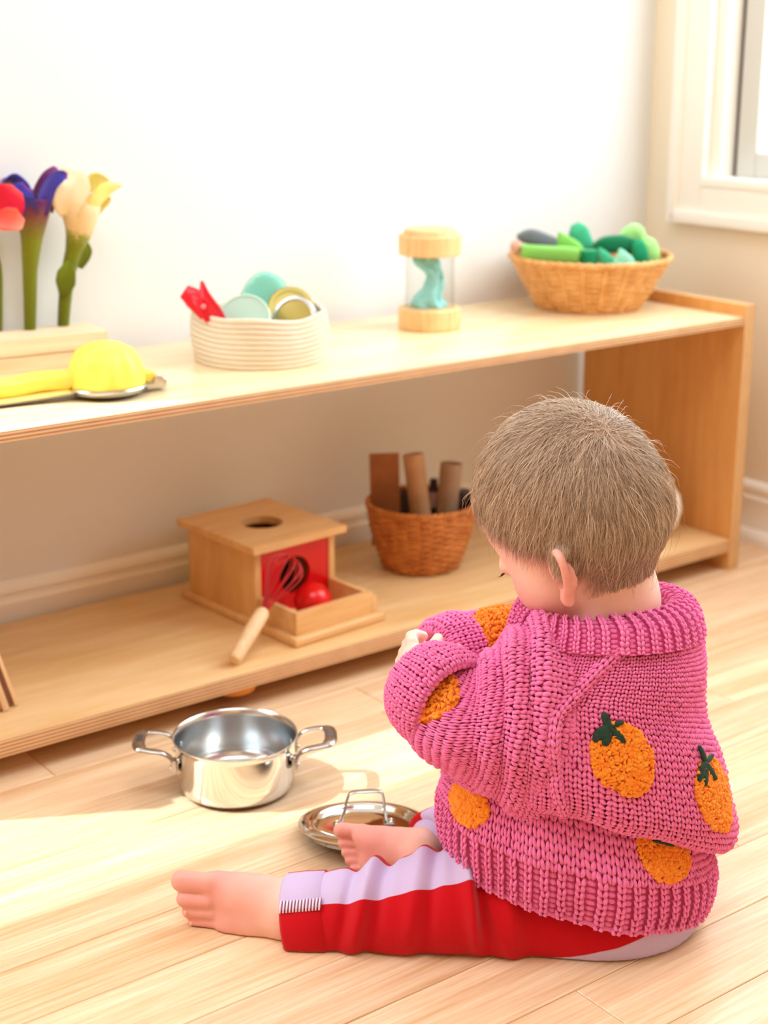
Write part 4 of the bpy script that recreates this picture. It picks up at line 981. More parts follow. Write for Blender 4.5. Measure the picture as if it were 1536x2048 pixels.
# scalp under the fine hair
a2 = N.new('ShaderNodeAttribute'); a2.attribute_name = 'scalp'
m2 = N.new('ShaderNodeMix'); m2.data_type = 'RGBA'; m2.inputs[7].default_value = srgb(176, 138, 112)
L.new(a2.outputs['Fac'], m2.inputs[0]); L.new(mx.outputs[2], m2.inputs[6]); L.new(m2.outputs[2], b.inputs['Base Color'])
n2 = N.new('ShaderNodeTexNoise'); n2.inputs['Scale'].default_value = 420; L.new(tc.outputs['Object'], n2.inputs['Vector'])
bp = N.new('ShaderNodeBump'); bp.inputs['Strength'].default_value = 0.12; bp.inputs['Distance'].default_value = 0.001
L.new(n2.outputs['Fac'], bp.inputs['Height']); L.new(bp.outputs[0], b.inputs['Normal'])
ORG = np.array([0.955, 0.92, 0.0])
person = np_mesh('person', V - ORG, Q, M_skin); person.location = ORG
tag(person, 'barefoot person sitting on the floor in a pink knitted sweater with orange fruit patches', 'person')
def softstep(x, a, b_): t = np.clip((x - a) / (b_ - a), 0, 1); return t * t * (3 - 2 * t)
hl = (V - HC) @ HR                       # head-local coordinates of every vertex
def hairline(x, y):
    """lowest head-local height where hair grows, for a point of the scalp"""
    az = np.degrees(np.arctan2(np.abs(y), x))            # 0 forehead, 90 ear, 180 nape
    return np.interp(az, [0, 25, 45, 62, 78, 92, 105, 118, 135, 160, 180], [0.034, 0.036, 0.028, 0.012, -0.006, -0.012, -0.040, -0.062, -0.078, -0.090, -0.092])
inh = (hl[:, 2] - hairline(hl[:, 0], hl[:, 1]))
fattr(person, 'scalp', softstep(inh, -0.004, 0.010) * (np.linalg.norm(hl / np.array([0.0842, 0.0702, 0.081]), axis=1) < 1.10) * 0.8)
d_ear = np.minimum(np.linalg.norm(hl - np.array([-0.006, 0.078, -0.055]), axis=1), np.linalg.norm(hl - np.array([-0.006, -0.078, -0.055]), axis=1))
d_ck = np.minimum(np.linalg.norm(hl - np.array([0.062, 0.042, -0.066]), axis=1), np.linalg.norm(hl - np.array([0.062, -0.042, -0.066]), axis=1))
footness = softstep(-((V - ANL) @ (-RGT)), 0.02, -0.09) * (V[:, 2] < 0.09) * (((V - ANL) @ HOR) < 0.06)
footR = softstep(((V - ANR) @ (-RGT)), -0.02, 0.05) * (V[:, 2] < 0.07) * (((V - ANR) @ HOR) > -0.03) * (((V - ANR) @ HOR) < 0.08)
fattr(person, 'rosy', np.clip(0.85 * softstep(-d_ear, -0.045, -0.012) + 0.55 * softstep(-d_ck, -0.045, -0.01) + 0.95 * footness + 0.9 * footR + 0.15, 0, 1))
# toenails, lashes
M_nail = mat('nail', srgb(238, 176, 164), 0.3)
b = MB()
for (x, z, r) in ((0.107, 0.0225, 0.0062), (0.1025, 0.0065, 0.0045), (0.098, -0.005, 0.0040), (0.093, -0.0145, 0.0036), (0.085, -0.0235, 0.0032)):
    V2, F2 = ball(PFL(x * 1.0 - 0.001, 0.0012, z), r * 0.72, 10, 6, scale=(0.55, 0.30, 0.8), R=RFL); b.add(V2 - ORG, F2)
b.build('toenails', M_nail, person)
M_lash = mat('lash_brown', srgb(84, 60, 44), 0.7)
for s in (1, -1):
    b = MB()
    for k in range(12):
        a = -0.9 + 1.8 * k / 11
        p = np.array([0.0845 - 0.004 * a * a, (0.028 + 0.012 * a) * s, -0.0395 + 0.002 * a * a])
        P = [H(*p), H(*(p + np.array([0.003, 0.001 * a * s, -0.0018]))), H(*(p + np.array([0.0058, 0.002 * a * s, -0.0014])))]
        b.add(*tube(np.array(P) - ORG, [0.0004, 0.0003, 0.0001], 4))
    b.build('eyelashes', M_lash, person)

# ------------------------------------------------------------------ hair strands
M_hair = bpy.data.materials.new('hair_brown'); M_hair.use_nodes = True
nt = M_hair.node_tree; N = nt.nodes; L = nt.links; b = N['Principled BSDF']
b.inputs['Roughness'].default_value = 0.36; b.inputs['Specular IOR Level'].default_value = 1.0
hi_ = N.new('ShaderNodeHairInfo'); cr = N.new('ShaderNodeValToRGB')
cr.color_ramp.elements[0].color = srgb(128, 98, 76); cr.color_ramp.elements[1].color = srgb(234, 212, 188)
L.new(hi_.outputs['Random'], cr.inputs[0]); L.new(cr.outputs[0], b.inputs['Base Color'])
def scalp_r(d):
    """distance from the head centre to the scalp along unit directions d (head-local)"""
    o = (d[:, 0] * 0 + 1)
    r1 = 1 / np.sqrt((d[:, 0] / 0.0842) ** 2 + (d[:, 1] / 0.0702) ** 2 + (d[:, 2] / 0.081) ** 2)
    return r1
NS, NP = 26000, 9
d = RNG.normal(size=(NS * 3, 3)); d /= np.linalg.norm(d, axis=1, keepdims=True)
Pn = d * scalp_r(d)[:, None]
# real scalp surface from the field, sampled along the ray
def scalp_fit(dirs):
    lo = np.full(len(dirs), 0.055); hi = np.full(len(dirs), 0.125)
    for _ in range(14):
        mid = (lo + hi) / 2; W3 = HC + (dirs * mid[:, None]) @ HR.T
        g = np.clip(((W3 - B.lo) / B.h).round().astype(int), 0, B.n - 1)
        ins = B.D[g[:, 0], g[:, 1], g[:, 2]] < 0
        lo = np.where(ins, mid, lo); hi = np.where(ins, hi, mid)
    return (lo + hi) / 2
ok = Pn[:, 2] > hairline(Pn[:, 0], Pn[:, 1]) + RNG.normal(0, 0.003, len(Pn))
d = d[ok][:NS]; NS = len(d)
nth, nph = 90, 180                        # lookup of the scalp radius, smoothed
th = np.linspace(0.001, PI - 0.001, nth); ph = np.linspace(-PI, PI, nph, endpoint=False)
TT, PP = np.meshgrid(th, ph, indexing='ij')
dd = np.stack([np.sin(TT) * np.cos(PP), np.sin(TT) * np.sin(PP), np.cos(TT)], -1).reshape(-1, 3)
RR = np.minimum(scalp_fit(dd), scalp_r(dd) * 1.24).reshape(nth, nph)
for _ in range(3): RR = (RR + np.roll(RR, 1, 1) + np.roll(RR, -1, 1) + np.concatenate([RR[:1], RR[:-1]]) + np.concatenate([RR[1:], RR[-1:]])) / 5
def rlook(q):
    q = q / np.linalg.norm(q, axis=1, keepdims=True)
    t = np.arccos(np.clip(q[:, 2], -1, 1)) / PI * (nth - 1); p = (np.arctan2(q[:, 1], q[:, 0]) + PI) / (2 * PI) * nph
    i = np.clip(t.astype(int), 0, nth - 2); j = p.astype(int) % nph; a = (t - i); c = (p - np.floor(p)); j2 = (j + 1) % nph
    return (RR[i, j] * (1 - a) + RR[i + 1, j] * a) * (1 - c) + (RR[i, j2] * (1 - a) + RR[i + 1, j2] * a) * c
crown = dd[np.argmin(np.hypot(*(pix(HC + (dd * RR.reshape(-1, 1)) @ HR.T) - np.array([1228, 880])).T) + 1e4 * ((dd @ HR.T) @ FWD > 0))]
cl_id = RNG.integers(0, 900, NS); cl_j = RNG.normal(size=(900, 3)) * 0.22        # locks share a drift
length = np.clip(RNG.normal(0.030, 0.006, NS), 0.012, 0.05)
length *= np.interp(d @ crown, [-0.6, 0.2, 0.75, 1.0], [0.75, 1.15, 1.0, 0.65])
P_ = np.zeros((NS, NP, 3)); cur = d * rlook(d)[:, None]; P_[:, 0] = cur
lift = np.clip(RNG.normal(0.0022, 0.0010, NS), 0.0004, 0.006); stray = RNG.random(NS) < 0.008; lift = np.where(stray, 0.004 + 0.008 * RNG.random(NS), lift)
for k in range(1, NP):
    n_ = cur / np.linalg.norm(cur, axis=1, keepdims=True)
    g = n_ * (n_ @ crown)[:, None] - crown                                    # away from the crown
    g = g / (np.linalg.norm(g, axis=1, keepdims=True) + 0.15)
    sw = np.cross(np.broadcast_to(crown, n_.shape), n_) * 0.40                # the whorl's twist
    front = np.clip(n_[:, 0:1] - 0.1, 0, 1)
    down = np.array([0.10, 0, -0.55]) * (1 - front * 0.2)
    t = g + sw * np.clip(1.2 - np.linalg.norm(n_ - crown, axis=1, keepdims=True), 0.15, 1) + down + cl_j[cl_id] + RNG.normal(0, 0.06, (NS, 3))
    t -= n_ * np.sum(t * n_, axis=1, keepdims=True); t /= np.linalg.norm(t, axis=1, keepdims=True) + 1e-9
    cur = cur + t * (length / (NP - 1))[:, None]
    off = 0.0004 + lift * math.sin(min(1.0, k / (NP - 1) * 1.3) * PI * 0.62)
    n2_ = cur / np.linalg.norm(cur, axis=1, keepdims=True); rr = rlook(n2_) + off + np.where(stray, 0.006 * (k / NP) ** 2, 0)
    cur = n2_ * rr[:, None]; P_[:, k] = cur
hc = bpy.data.hair_curves.new('hair'); hc.add_curves([NP] * NS)
Wp = HC + P_.reshape(-1, 3) @ HR.T - ORG
hc.attributes['position'].data.foreach_set('vector', Wp.astype(np.float32).ravel())
ra = hc.attributes.new('radius', 'FLOAT', 'POINT'); ra.data.foreach_set('value', np.tile(np.linspace(0.00021, 0.00006, NP), NS).astype(np.float32))
hc.materials.append(M_hair)
hair = bpy.data.objects.new('hair', hc); COL.objects.link(hair); hair.parent = person; hair['kind'] = 'stuff'
# ------------------------------------------------------------------ knitted sweater
def yarn(name, c1, c2, rough=0.9):
    m = mat(name, c1, rough, spec=0.15, sheen=0.25, noise=(170, c2), bump=0.5, bscale=1400); return m
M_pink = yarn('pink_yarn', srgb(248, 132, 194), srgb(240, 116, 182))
M_pinkd = yarn('pink_yarn_shaded', srgb(206, 62, 128), srgb(194, 52, 116))  # same yarn darkened, shade between the stitches put into the ground colour
M_orange = yarn('orange_boucle', srgb(253, 162, 46), srgb(250, 136, 20))
M_leafy = mat('dark_green_thread', srgb(8, 62, 48), 0.6, noise=(300, srgb(4, 44, 36)), bump=0.4, bscale=900)

class Surf:
    """parametric tube surface on a dense grid: rows t in 0..1, columns phi in 0..2 pi (closed)"""
    def __init__(s, S, wrinkle=None):
        s.nt, s.np_, _ = S.shape; s.S = S
        s.normals()
        if wrinkle is not None:
            s.S = s.S + s.N * wrinkle(s.S)[..., None]; s.normals()
    def normals(s):
        dt = np.gradient(s.S, axis=0); dp = np.roll(s.S, -1, 1) - np.roll(s.S, 1, 1)
        N_ = np.cross(dp, dt); N_ /= np.linalg.norm(N_, axis=-1, keepdims=True) + 1e-12
        c = s.S.mean((1,), keepdims=True)
        if np.sum(N_ * (s.S - c)) < 0: N_ = -N_
        s.N = N_
    def _bil(s, G, t, p):
        x = np.clip(t, 0, 1) * (s.nt - 1); y = (p / (2 * PI)) * s.np_
        i = np.clip(x.astype(int), 0, s.nt - 2); a = (x - i)[..., None]; j0 = np.floor(y).astype(int); c = (y - j0)[..., None]; j = j0 % s.np_; k = (j0 + 1) % s.np_
        return (G[i, j] * (1 - a) + G[i + 1, j] * a) * (1 - c) + (G[i, k] * (1 - a) + G[i + 1, k] * a) * c
    def at(s, t, p, h=0.0):
        h = np.asarray(h, float)
        return s._bil(s.S, t, p) + s._bil(s.N, t, p) * (h[..., None] if h.ndim else h)
    def rows_by_length(s, t0, t1, step, p=None):
        """t values spaced 'step' metres apart, measured on the mean over phi"""
        ts = np.linspace(t0, t1, 400); pp = np.linspace(0, 2 * PI, 24, endpoint=False) if p is None else np.array([p])
        Q_ = s.at(ts[:, None] + 0 * pp[None], pp[None] + 0 * ts[:, None])
        L_ = np.concatenate([[0], np.cumsum(np.linalg.norm(np.diff(Q_, axis=0), axis=-1).mean(1))])
        n = max(2, int(round(L_[-1] / step)) + 1)
        return np.interp(np.linspace(0, L_[-1], n), L_, ts)
    def find(s, u, v, lo=0.0, hi=1.0):
        """grid parameters of the camera-facing point nearest to a photo pixel"""
        q = pix(s.S); dd_ = np.hypot(q[..., 0] - u, q[..., 1] - v); fc = np.sum(s.N * (s.S - CAM), -1) > 0
        dd_ = np.where(fc, 1e6, dd_); tt = np.linspace(0, 1, s.nt)[:, None]
        dd_ = np.where((tt < lo) | (tt > hi), 1e6, dd_)
        i, j = np.unravel_index(np.argmin(dd_), dd_.shape); return i / (s.nt - 1), 2 * PI * j / s.np_
    def skin(s, b, t0, t1, h, nt=70, nph=110, mi=0):
        ts = np.linspace(t0, t1, nt); pp = np.linspace(0, 2 * PI, nph, endpoint=False)
        Q_ = s.at(ts[:, None] + 0 * pp[None], pp[None] + 0 * ts[:, None], np.full((nt, nph), h))
        b.add(Q_.reshape(-1, 3) , grid_faces(nt, nph), mi)

# template: one leg of a V stitch, in units (column, row, height)
_ns, _nr = 5, 6
def leg_template():
    V_ = []; ts = np.linspace(0, 1, _ns)
    for i, t in enumerate(ts):
        cx = 0.07 + 0.33 * t + 0.02 * math.sin(PI * t); cy = -0.48 + 1.24 * t
        r = (0.09, 0.205, 0.225, 0.20, 0.08)[i]; hz = (0.16, 0.42, 0.58, 0.52, 0.26)[i]
        for j in range(_nr):
            a = 2 * PI * j / _nr; V_.append((cx + r * math.cos(a), cy - 0.10 * math.cos(a), hz + r * 0.95 * math.sin(a)))
    F_ = grid_faces(_ns, _nr) + [list(range(_nr))[::-1], [(_ns - 1) * _nr + j for j in range(_nr)]]
    return np.array(V_), F_
LEG_V, LEG_F = leg_template()
BUMP_V, BUMP_F = ball((0, 0, 0), 1.0, 7, 5); BUMP_V = BUMP_V * np.array([0.52, 0.36, 0.36]) + np.array([0, 0, 0.16])
class Knit:
    def __init__(s): s.V = []; s.T = []; s.Qd = []; s.n = 0
    def stamp(s, Vs, F_):
        """Vs: (stitches, verts, 3) world"""
        k, m, _ = Vs.shape; s.V.append(Vs.reshape(-1, 3)); off = (np.arange(k) * m)[:, None, None] + s.n
        tri = []
        for f in F_:
            for i in range(1, len(f) - 1): tri.append((f[0], f[i], f[i + 1]))
        s.T.append((np.array(tri)[None] + off).reshape(-1, 3)); s.n += k * m
    def build(s, name, m, parent):
        return np_mesh(name, np.concatenate(s.V) - ORG, np.concatenate(s.T), m, parent)
def knit(K, sf, rows, ncol, yarn_h, rib=None, skip=None, flip=1):
    """stockinette V stitches over rows x ncol; rib = (knit columns, purl columns) makes ribbing"""
    rows = np.asarray(rows); dt = np.gradient(rows); dp = 2 * PI / ncol
    I_, J_ = np.meshgrid(np.arange(len(rows)), np.arange(ncol), indexing='ij'); I_ = I_.ravel(); J_ = J_.ravel()
    keep = np.ones(len(I_), bool)
    if skip is not None: keep &= ~skip(rows[I_], (J_ + 0.5) * dp)
    I_, J_ = I_[keep], J_[keep]
    purl = (J_ % (rib[0] + rib[1])) >= rib[0] if rib else np.zeros(len(J_), bool)
    jit = RNG.normal(0, 0.05, (len(I_), 2)); hs = RNG.normal(1, 0.08, len(I_))
    for side in (1, -1):
        m = ~purl; T_ = LEG_V
        t = rows[I_[m]][:, None] + dt[I_[m]][:, None] * (T_[None, :, 1] * flip + jit[m][:, 1:2])
        p = ((J_[m] + 0.5)[:, None] + side * T_[None, :, 0] + jit[m][:, 0:1]) * dp
        h = T_[None, :, 2] * yarn_h * hs[m][:, None] + (yarn_h * 0.30 if rib else 0)
        K.stamp(sf.at(t, p, h), LEG_F)
    if purl.any():
        m = purl; T_ = BUMP_V
        t = rows[I_[m]][:, None] + dt[I_[m]][:, None] * T_[None, :, 1] * 1.3
        p = ((J_[m] + 0.5)[:, None] + T_[None, :, 0]) * dp
        K.stamp(sf.at(t, p, T_[None, :, 2] * yarn_h - yarn_h * 0.15), BUMP_F)

def ring(Lp, Rp, near_v, b_, dep=1.31, far=None, n=160, dL=0.0):
    """horizontal-ish loop from its photo silhouettes: left and right pixel, near-side pixel row, half depth"""
    Lw, Rw = at(Lp[0], Lp[1], dep + dL), at(Rp[0], Rp[1], dep - dL); c = (Lw + Rw) / 2; A = (Rw - Lw) / 2
    u = (Lp[0] + Rp[0]) / 2; Nw = at(u, near_v, dep - b_); Bv = c - Nw; Bv = HOR * b_ + ZUP * Bv[2]
    ph_ = np.linspace(0, 2 * PI, n, endpoint=False)
    # slightly squared ellipse
    cx, sx = np.cos(ph_), np.sin(ph_); e = 0.88
    cx = np.sign(cx) * np.abs(cx) ** e; sx = np.sign(sx) * np.abs(sx) ** e
    zf = 0 if far is None else far
    return c + cx[:, None] * A + sx[:, None] * Bv + (np.clip(sx, 0, 1) * zf)[:, None] * ZUP
def loft(rings, nt, ks=None):
    """smooth loft through loops (same count); ks = parameter spacing by mean distance"""
    R_ = np.array(rings); k = len(R_)
    d_ = np.linalg.norm(np.diff(R_, axis=0), axis=-1).mean(1); cum = np.concatenate([[0], np.cumsum(d_)]); cum /= cum[-1]
    fine = spline(R_.reshape(k, -1), 40 * (k - 1) + 1).reshape(40 * (k - 1) + 1, *R_.shape[1:])
    d2_ = np.linalg.norm(np.diff(fine, axis=0), axis=-1).mean(1); L_ = np.concatenate([[0], np.cumsum(d2_)]); L_ /= L_[-1]
    tt = np.linspace(0, 1, nt); i = np.clip(np.searchsorted(L_, tt) - 1, 0, len(L_) - 2); a = ((tt - L_[i]) / (L_[i + 1] - L_[i] + 1e-12))[:, None, None]
    return fine[i] * (1 - a) + fine[i + 1] * a, L_[::40]
def wob(seed, amp, freq):
    r = np.random.default_rng(seed); K_ = [(r.normal(size=3) * f, r.random() * 6.28, amp * a) for f, a in zip(np.repeat(freq, 4), np.repeat(1.0 / np.arange(1, len(freq) + 1), 4))]
    return lambda S: sum(a * np.sin(S @ k + p) for k, p, a in K_) * 0.5

torso_rings = [
    ring((890, 1668), (1405, 1778), 1850, 0.100),
    ring((884, 1632), (1419, 1738), 1805, 0.105),
    ring((886, 1585), (1416, 1700), 1740, 0.104),
    ring((892, 1560), (1405, 1680), 1680, 0.094),
    ring((898, 1548), (1400, 1668), 1640, 0.086),
    ring((893, 1550), (1442, 1690), 1642, 0.103),
    ring((890, 1530), (1456, 1650), 1625, 0.112),
    ring((892, 1495), (1448, 1587), 1575, 0.113),
    ring((905, 1445), (1432, 1508), 1490, 0.106),
    ring((930, 1390), (1400, 1440), 1420, 0.099),
    ring((975, 1335), (1395, 1345), 1360, 0.091),
    ring((1005, 1285), (1392, 1275), 1318, 0.080),
    ring((1036, 1243), (1384, 1228), 1272, 0.068),
]
TS, TK = loft(torso_rings, 420)
ST = Surf(TS, wob(3, 0.0016, np.array([30.0, 60.0])))
sweater_K = Knit()
t_hem = TK[2] * 0.92
NCT = 114
def in_patch(patches):
    def f(t, p):
        r = np.zeros(len(t), bool)
        for (t0, p0, rt, rp) in patches:
            dp_ = (p - p0 + PI) % (2 * PI) - PI
            r |= ((t - t0) / rt) ** 2 + (dp_ / rp) ** 2 < 0.86
        return r
    return f
def patch_params(sf, u, v, wm, hm, lo=0.0, hi=1.0):
    t0, p0 = sf.find(u, v, lo, hi); e = 1e-3
    q = [sf.at(np.array([t0 + dt_]), np.array([p0 + dp_]))[0] for dt_, dp_ in ((-e * 8, 0), (e * 8, 0), (0, -0.02), (0, 0.02))]
    lt = np.linalg.norm(q[1] - q[0]) / (16 * e); lp = np.linalg.norm(q[3] - q[2]) / 0.04
    return (t0, p0, hm / lt, wm / lp)
def orange(sf, pp, parent, h0=0.0034, n=1000, leaves=None, name='orange_patch', size=0.0018):
    t0, p0, rt, rp = pp; b = Knit(); nn = 0
    # backing disc
    g = []; 
    mb = MB(); rr = np.linspace(0, 1, 9); aa = np.linspace(0, 2 * PI, 40, endpoint=False)
    T_ = t0 + rt * rr[:, None] * np.sin(aa)[None]; P2 = p0 + rp * rr[:, None] * np.cos(aa)[None]
    Vd = sf.at(T_, P2, np.full(T_.shape, h0) * (1 - 0.6 * (rr[:, None] > 0.99)))
    base_V = Vd.reshape(-1, 3); base_F = np.array(grid_faces(9, 40)); tri = np.concatenate([base_F[:, [0, 1, 2]], base_F[:, [0, 2, 3]]])
    b.V.append(base_V); b.T.append(tri); b.n = len(base_V)
    a = RNG.random(n) * 2 * PI; r = np.sqrt(RNG.random(n)) * 0.98
    c = sf.at(t0 + rt * r * np.sin(a), p0 + rp * r * np.cos(a), h0 + 0.0008 + RNG.random(n) * 0.0012)
    TV, TF = ball((0, 0, 0), 1.0, 7, 5)
    for k in range(n):
        pass
    sc_ = (size * (0.7 + 0.6 * RNG.random((n, 1, 1)))) * (0.65 + 0.7 * RNG.random((n, 1, 3)))
    ang = RNG.random(n) * 6.28; Rr = np.stack([np.stack([np.cos(ang), -np.sin(ang), 0 * ang], 1), np.stack([np.sin(ang), np.cos(ang), 0 * ang], 1), np.stack([0 * ang, 0 * ang, 1 + 0 * ang], 1)], 1)
    Vs = np.einsum('kij,kmj->kmi', Rr, TV[None] * sc_) + c[:, None, :]
    b.stamp(Vs, TF)
    o = b.build(name, M_orange, parent); o['label'] = 'round orange looped yarn patch'
    if leaves:
        mb = Knit()
        for (x0, y0_, x1, y1_, wd) in leaves:       # strokes in units of the patch radii (x right, y up)
            m_ = 12; s_ = np.linspace(0, 1, m_); cx = x0 + (x1 - x0) * s_; cy = y0_ + (y1_ - y0_) * s_
            dx, dy = (x1 - x0), (y1_ - y0_); ln_ = math.hypot(dx, dy); nx, ny = -dy / ln_, dx / ln_
            w_ = wd * np.sin(PI * np.clip(s_ * 0.86 + 0.08, 0, 1)) ** 0.55
            ring_ = np.linspace(0, 2 * PI, 8, endpoint=False)
            X_ = cx[:, None] + nx * w_[:, None] * np.cos(ring_); Y_ = cy[:, None] + ny * w_[:, None] * np.cos(ring_)
            hh_ = h0 + 0.0028 + 0.0017 * np.sin(ring_)[None] * np.ones((m_, 1))
            Vl = sf.at(t0 + rt * Y_, p0 + rp * X_, hh_)
            mb.stamp(Vl.reshape(1, -1, 3), grid_faces(m_, 8) + [list(range(8))[::-1], [(m_ - 1) * 8 + j for j in range(8)]])
        o2 = mb.build('leaf_patch', M_leafy, parent); o2['label'] = 'dark green stitched leaves of an orange'
    return o
PT1 = patch_params(ST, 1250, 1512, 0.0270, 0.0335, TK[6], 1)
PT2 = patch_params(ST, 1424, 1590, 0.0300, 0.0370, TK[5], 1)
PT3 = patch_params(ST, 1326, 1702, 0.0290, 0.0275, 0, TK[4])
PT4 = patch_params(ST, 952, 1578, 0.0260, 0.0290, 0, TK[3]); PT4 = (PT4[0], PT4[1], PT4[2] * 0.62, PT4[3])
pats = [PT1, PT2, PT3, PT4]
sk = in_patch(pats)
knit(sweater_K, ST, ST.rows_by_length(t_hem, 1.0, 0.0052), NCT, 0.0060, skip=sk)
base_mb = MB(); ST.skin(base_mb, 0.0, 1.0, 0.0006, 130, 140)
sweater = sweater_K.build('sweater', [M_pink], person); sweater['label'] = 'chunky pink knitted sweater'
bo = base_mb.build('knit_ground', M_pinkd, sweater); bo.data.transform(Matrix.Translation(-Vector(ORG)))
# ribbed hem
K = Knit(); knit(K, ST, ST.rows_by_length(0.0, t_hem, 0.0050), NCT, 0.0060, rib=(1, 1)); 
he = ST.at(np.full(220, 0.004), np.linspace(0, 2 * PI, 220, endpoint=False), np.full(220, 0.0012) + 0.0008 * np.cos(np.arange(220) * PI))
V2, F2 = tube(he, 0.0026, 6, closed=True); K.stamp(V2[None], F2)
hem = K.build('ribbed_hem', M_pink, sweater)
LV = [(-0.52, 1.28, -0.36, 0.72, 0.13), (-0.36, 0.86, 0.10, 1.05, 0.09), (-0.42, 0.86, -0.86, 0.36, 0.15), (-0.40, 0.84, -0.60, 0.26, 0.14), (-0.38, 0.82, 0.0, 0.42, 0.15)]
orange(ST, PT1, sweater, leaves=LV)
orange(ST, PT2, sweater, leaves=[(x0 * 1, y0_, x1, y1_, wd * 0.9) for x0, y0_, x1, y1_, wd in LV])
orange(ST, PT3, sweater, leaves=[(-0.5, 0.95, 0.3, 1.0, 0.16), (-0.35, 0.95, -0.25, 0.62, 0.15), (-0.1, 0.95, 0.15, 0.62, 0.14)])
orange(ST, PT4, sweater)
# collar
cr_ = [ring((1026, 1258), (1395, 1256), 1312, 0.085), ring((1032, 1238), (1393, 1230), 1288, 0.079), ring((1040, 1221), (1384, 1206), 1260, 0.070), ring((1050, 1216), (1358, 1194), 1240, 0.056), ring((1064, 1226), (1342, 1206), 1248, 0.050), ring((1068, 1246), (1338, 1230), 1270, 0.049)]
CS, CK = loft(cr_, 160); SCOL = Surf(CS)
K = Knit(); knit(K, SCOL, SCOL.rows_by_length(0.0, 0.98, 0.0048), 88, 0.0054, rib=(1, 1)); col_ = K.build('ribbed_collar', M_pink, sweater)
mb = MB(); SCOL.skin(mb, 0, 1, 0.0008, 40, 100); o = mb.build('collar_ground', M_pinkd, col_); o.data.transform(Matrix.Translation(-Vector(ORG)))
# left sleeve
def sring(top, bot, dep, rd, n=120, hv=None, dT=0.0):
    a_, b2 = at(top[0], top[1], dep + dT), at(bot[0], bot[1], dep - dT); c = (a_ + b2) / 2; E1 = (a_ - b2) / 2; hv_ = HOR if hv is None else hv / np.linalg.norm(hv)
    ph_ = np.linspace(0, 2 * PI, n, endpoint=False)
    return c + np.cos(ph_)[:, None] * E1 + np.sin(ph_)[:, None] * hv_ * rd
def cring(c, e1, e2, r, n=120):
    e1 = e1 / np.linalg.norm(e1); e2 = e2 - e1 * (e1 @ e2); e2 /= np.linalg.norm(e2); ph_ = np.linspace(0, 2 * PI, n, endpoint=False)
    return c + np.cos(ph_)[:, None] * e1 * r + np.sin(ph_)[:, None] * e2 * r
def axring(P, r):
    T_, A_2, B_2 = frames(np.array(P)); return [cring(np.array(P)[i], A_2[i], B_2[i], r[i]) for i in range(len(P))]
sl_rings = [sring((1215, 1300), (1150, 1632), 1.285, 0.045), sring((1165, 1268), (1100, 1638), 1.275, 0.062), sring((1092, 1244), (1040, 1624), 1.266, 0.069), sring((1032, 1272), (990, 1574), 1.262, 0.060),
            sring((985, 1318), (938, 1540), 1.260, 0.051), sring((948, 1352), (896, 1518), 1.258, 0.042, hv=HOR + 0.35 * RGT), sring((918, 1352), (870, 1496), 1.264, 0.038, hv=HOR + 0.8 * RGT), sring((885, 1335), (838, 1455), 1.280, 0.033, hv=HOR + 0.9 * RGT)]
w1 = wob(8, 0.0022, np.array([40.0, 75.0]))
def sl_wr(S):
    q = pix(S); d_ = np.zeros(S.shape[:2])
    return w1(S)
SLS, SLK = loft(sl_rings, 260)
# soft gathers near the elbow: folds running round the sleeve
tt_ = np.linspace(0, 1, 260)[:, None]; pp_ = np.linspace(0, 2 * PI, 120, endpoint=False)[None]
SL = Surf(SLS, lambda S: w1(S) + 0.0052 * np.sin((tt_ - 0.30 - 0.05 * np.cos(pp_)) * 42) * np.exp(-((tt_ - 0.55) / 0.22) ** 2) * (0.35 + 0.65 * np.clip(np.cos(pp_ - 5.6), 0, 1)))
PL1 = patch_params(SL, 862, 1392, 0.026, 0.022, 0.70, 1)
K = Knit(); knit(K, SL, SL.rows_by_length(0.02, 0.99, 0.0056), 64, 0.0064, skip=in_patch([PL1]), flip=-1)
sleeve = K.build('sleeve', M_pink, sweater)
mb = MB(); SL.skin(mb, 0, 1, 0.0006, 100, 110); o = mb.build('sleeve_ground', M_pinkd, sleeve); o.data.transform(Matrix.Translation(-Vector(ORG)))
orange(SL, PL1, sleeve, n=420)
# seam where the sleeve is set into the back: a raised chain of stitches
def front_point(u, v, lift):
    best = None
    for sf in (ST, SL):
        q = pix(sf.S); d_ = np.hypot(q[..., 0] - u, q[..., 1] - v); fc = np.sum(sf.N * (sf.S - CAM), -1) < 0
        dep_ = np.where((d_ < 9) & fc, (sf.S - CAM) @ FWD, 9e9); k_ = np.unravel_index(np.argmin(dep_), dep_.shape)
        if dep_[k_] < 9e8 and (best is None or dep_[k_] < best): best = dep_[k_]
    d_ = FWD + RGT * ((u - 768) / FPX) + UPV * ((1024 - v) / FPX)
    return CAM + d_ * (best - lift)
sp_ = spline(np.array([front_point(u, v, 0.0012) for u, v in ((1262, 1288), (1236, 1306), (1200, 1338), (1160, 1380), (1124, 1416), (1108, 1446), (1105, 1490), (1108, 1540), (1116, 1590), (1130, 1628))]), 120)
for _ in range(12): sp_[1:-1] = sp_[1:-1] * 0.5 + (sp_[:-2] + sp_[2:]) * 0.25
SSM = Surf(loft(axring(sp_, np.interp(np.linspace(0, 1, 120), [0, 0.15, 0.9, 1], [0.0022, 0.0036, 0.0036, 0.0022])), 200)[0]); K = Knit(); knit(K, SSM, SSM.rows_by_length(0.0, 1.0, 0.0056), 5, 0.0045)
K.build('sleeve_seam', M_pink, sweater)
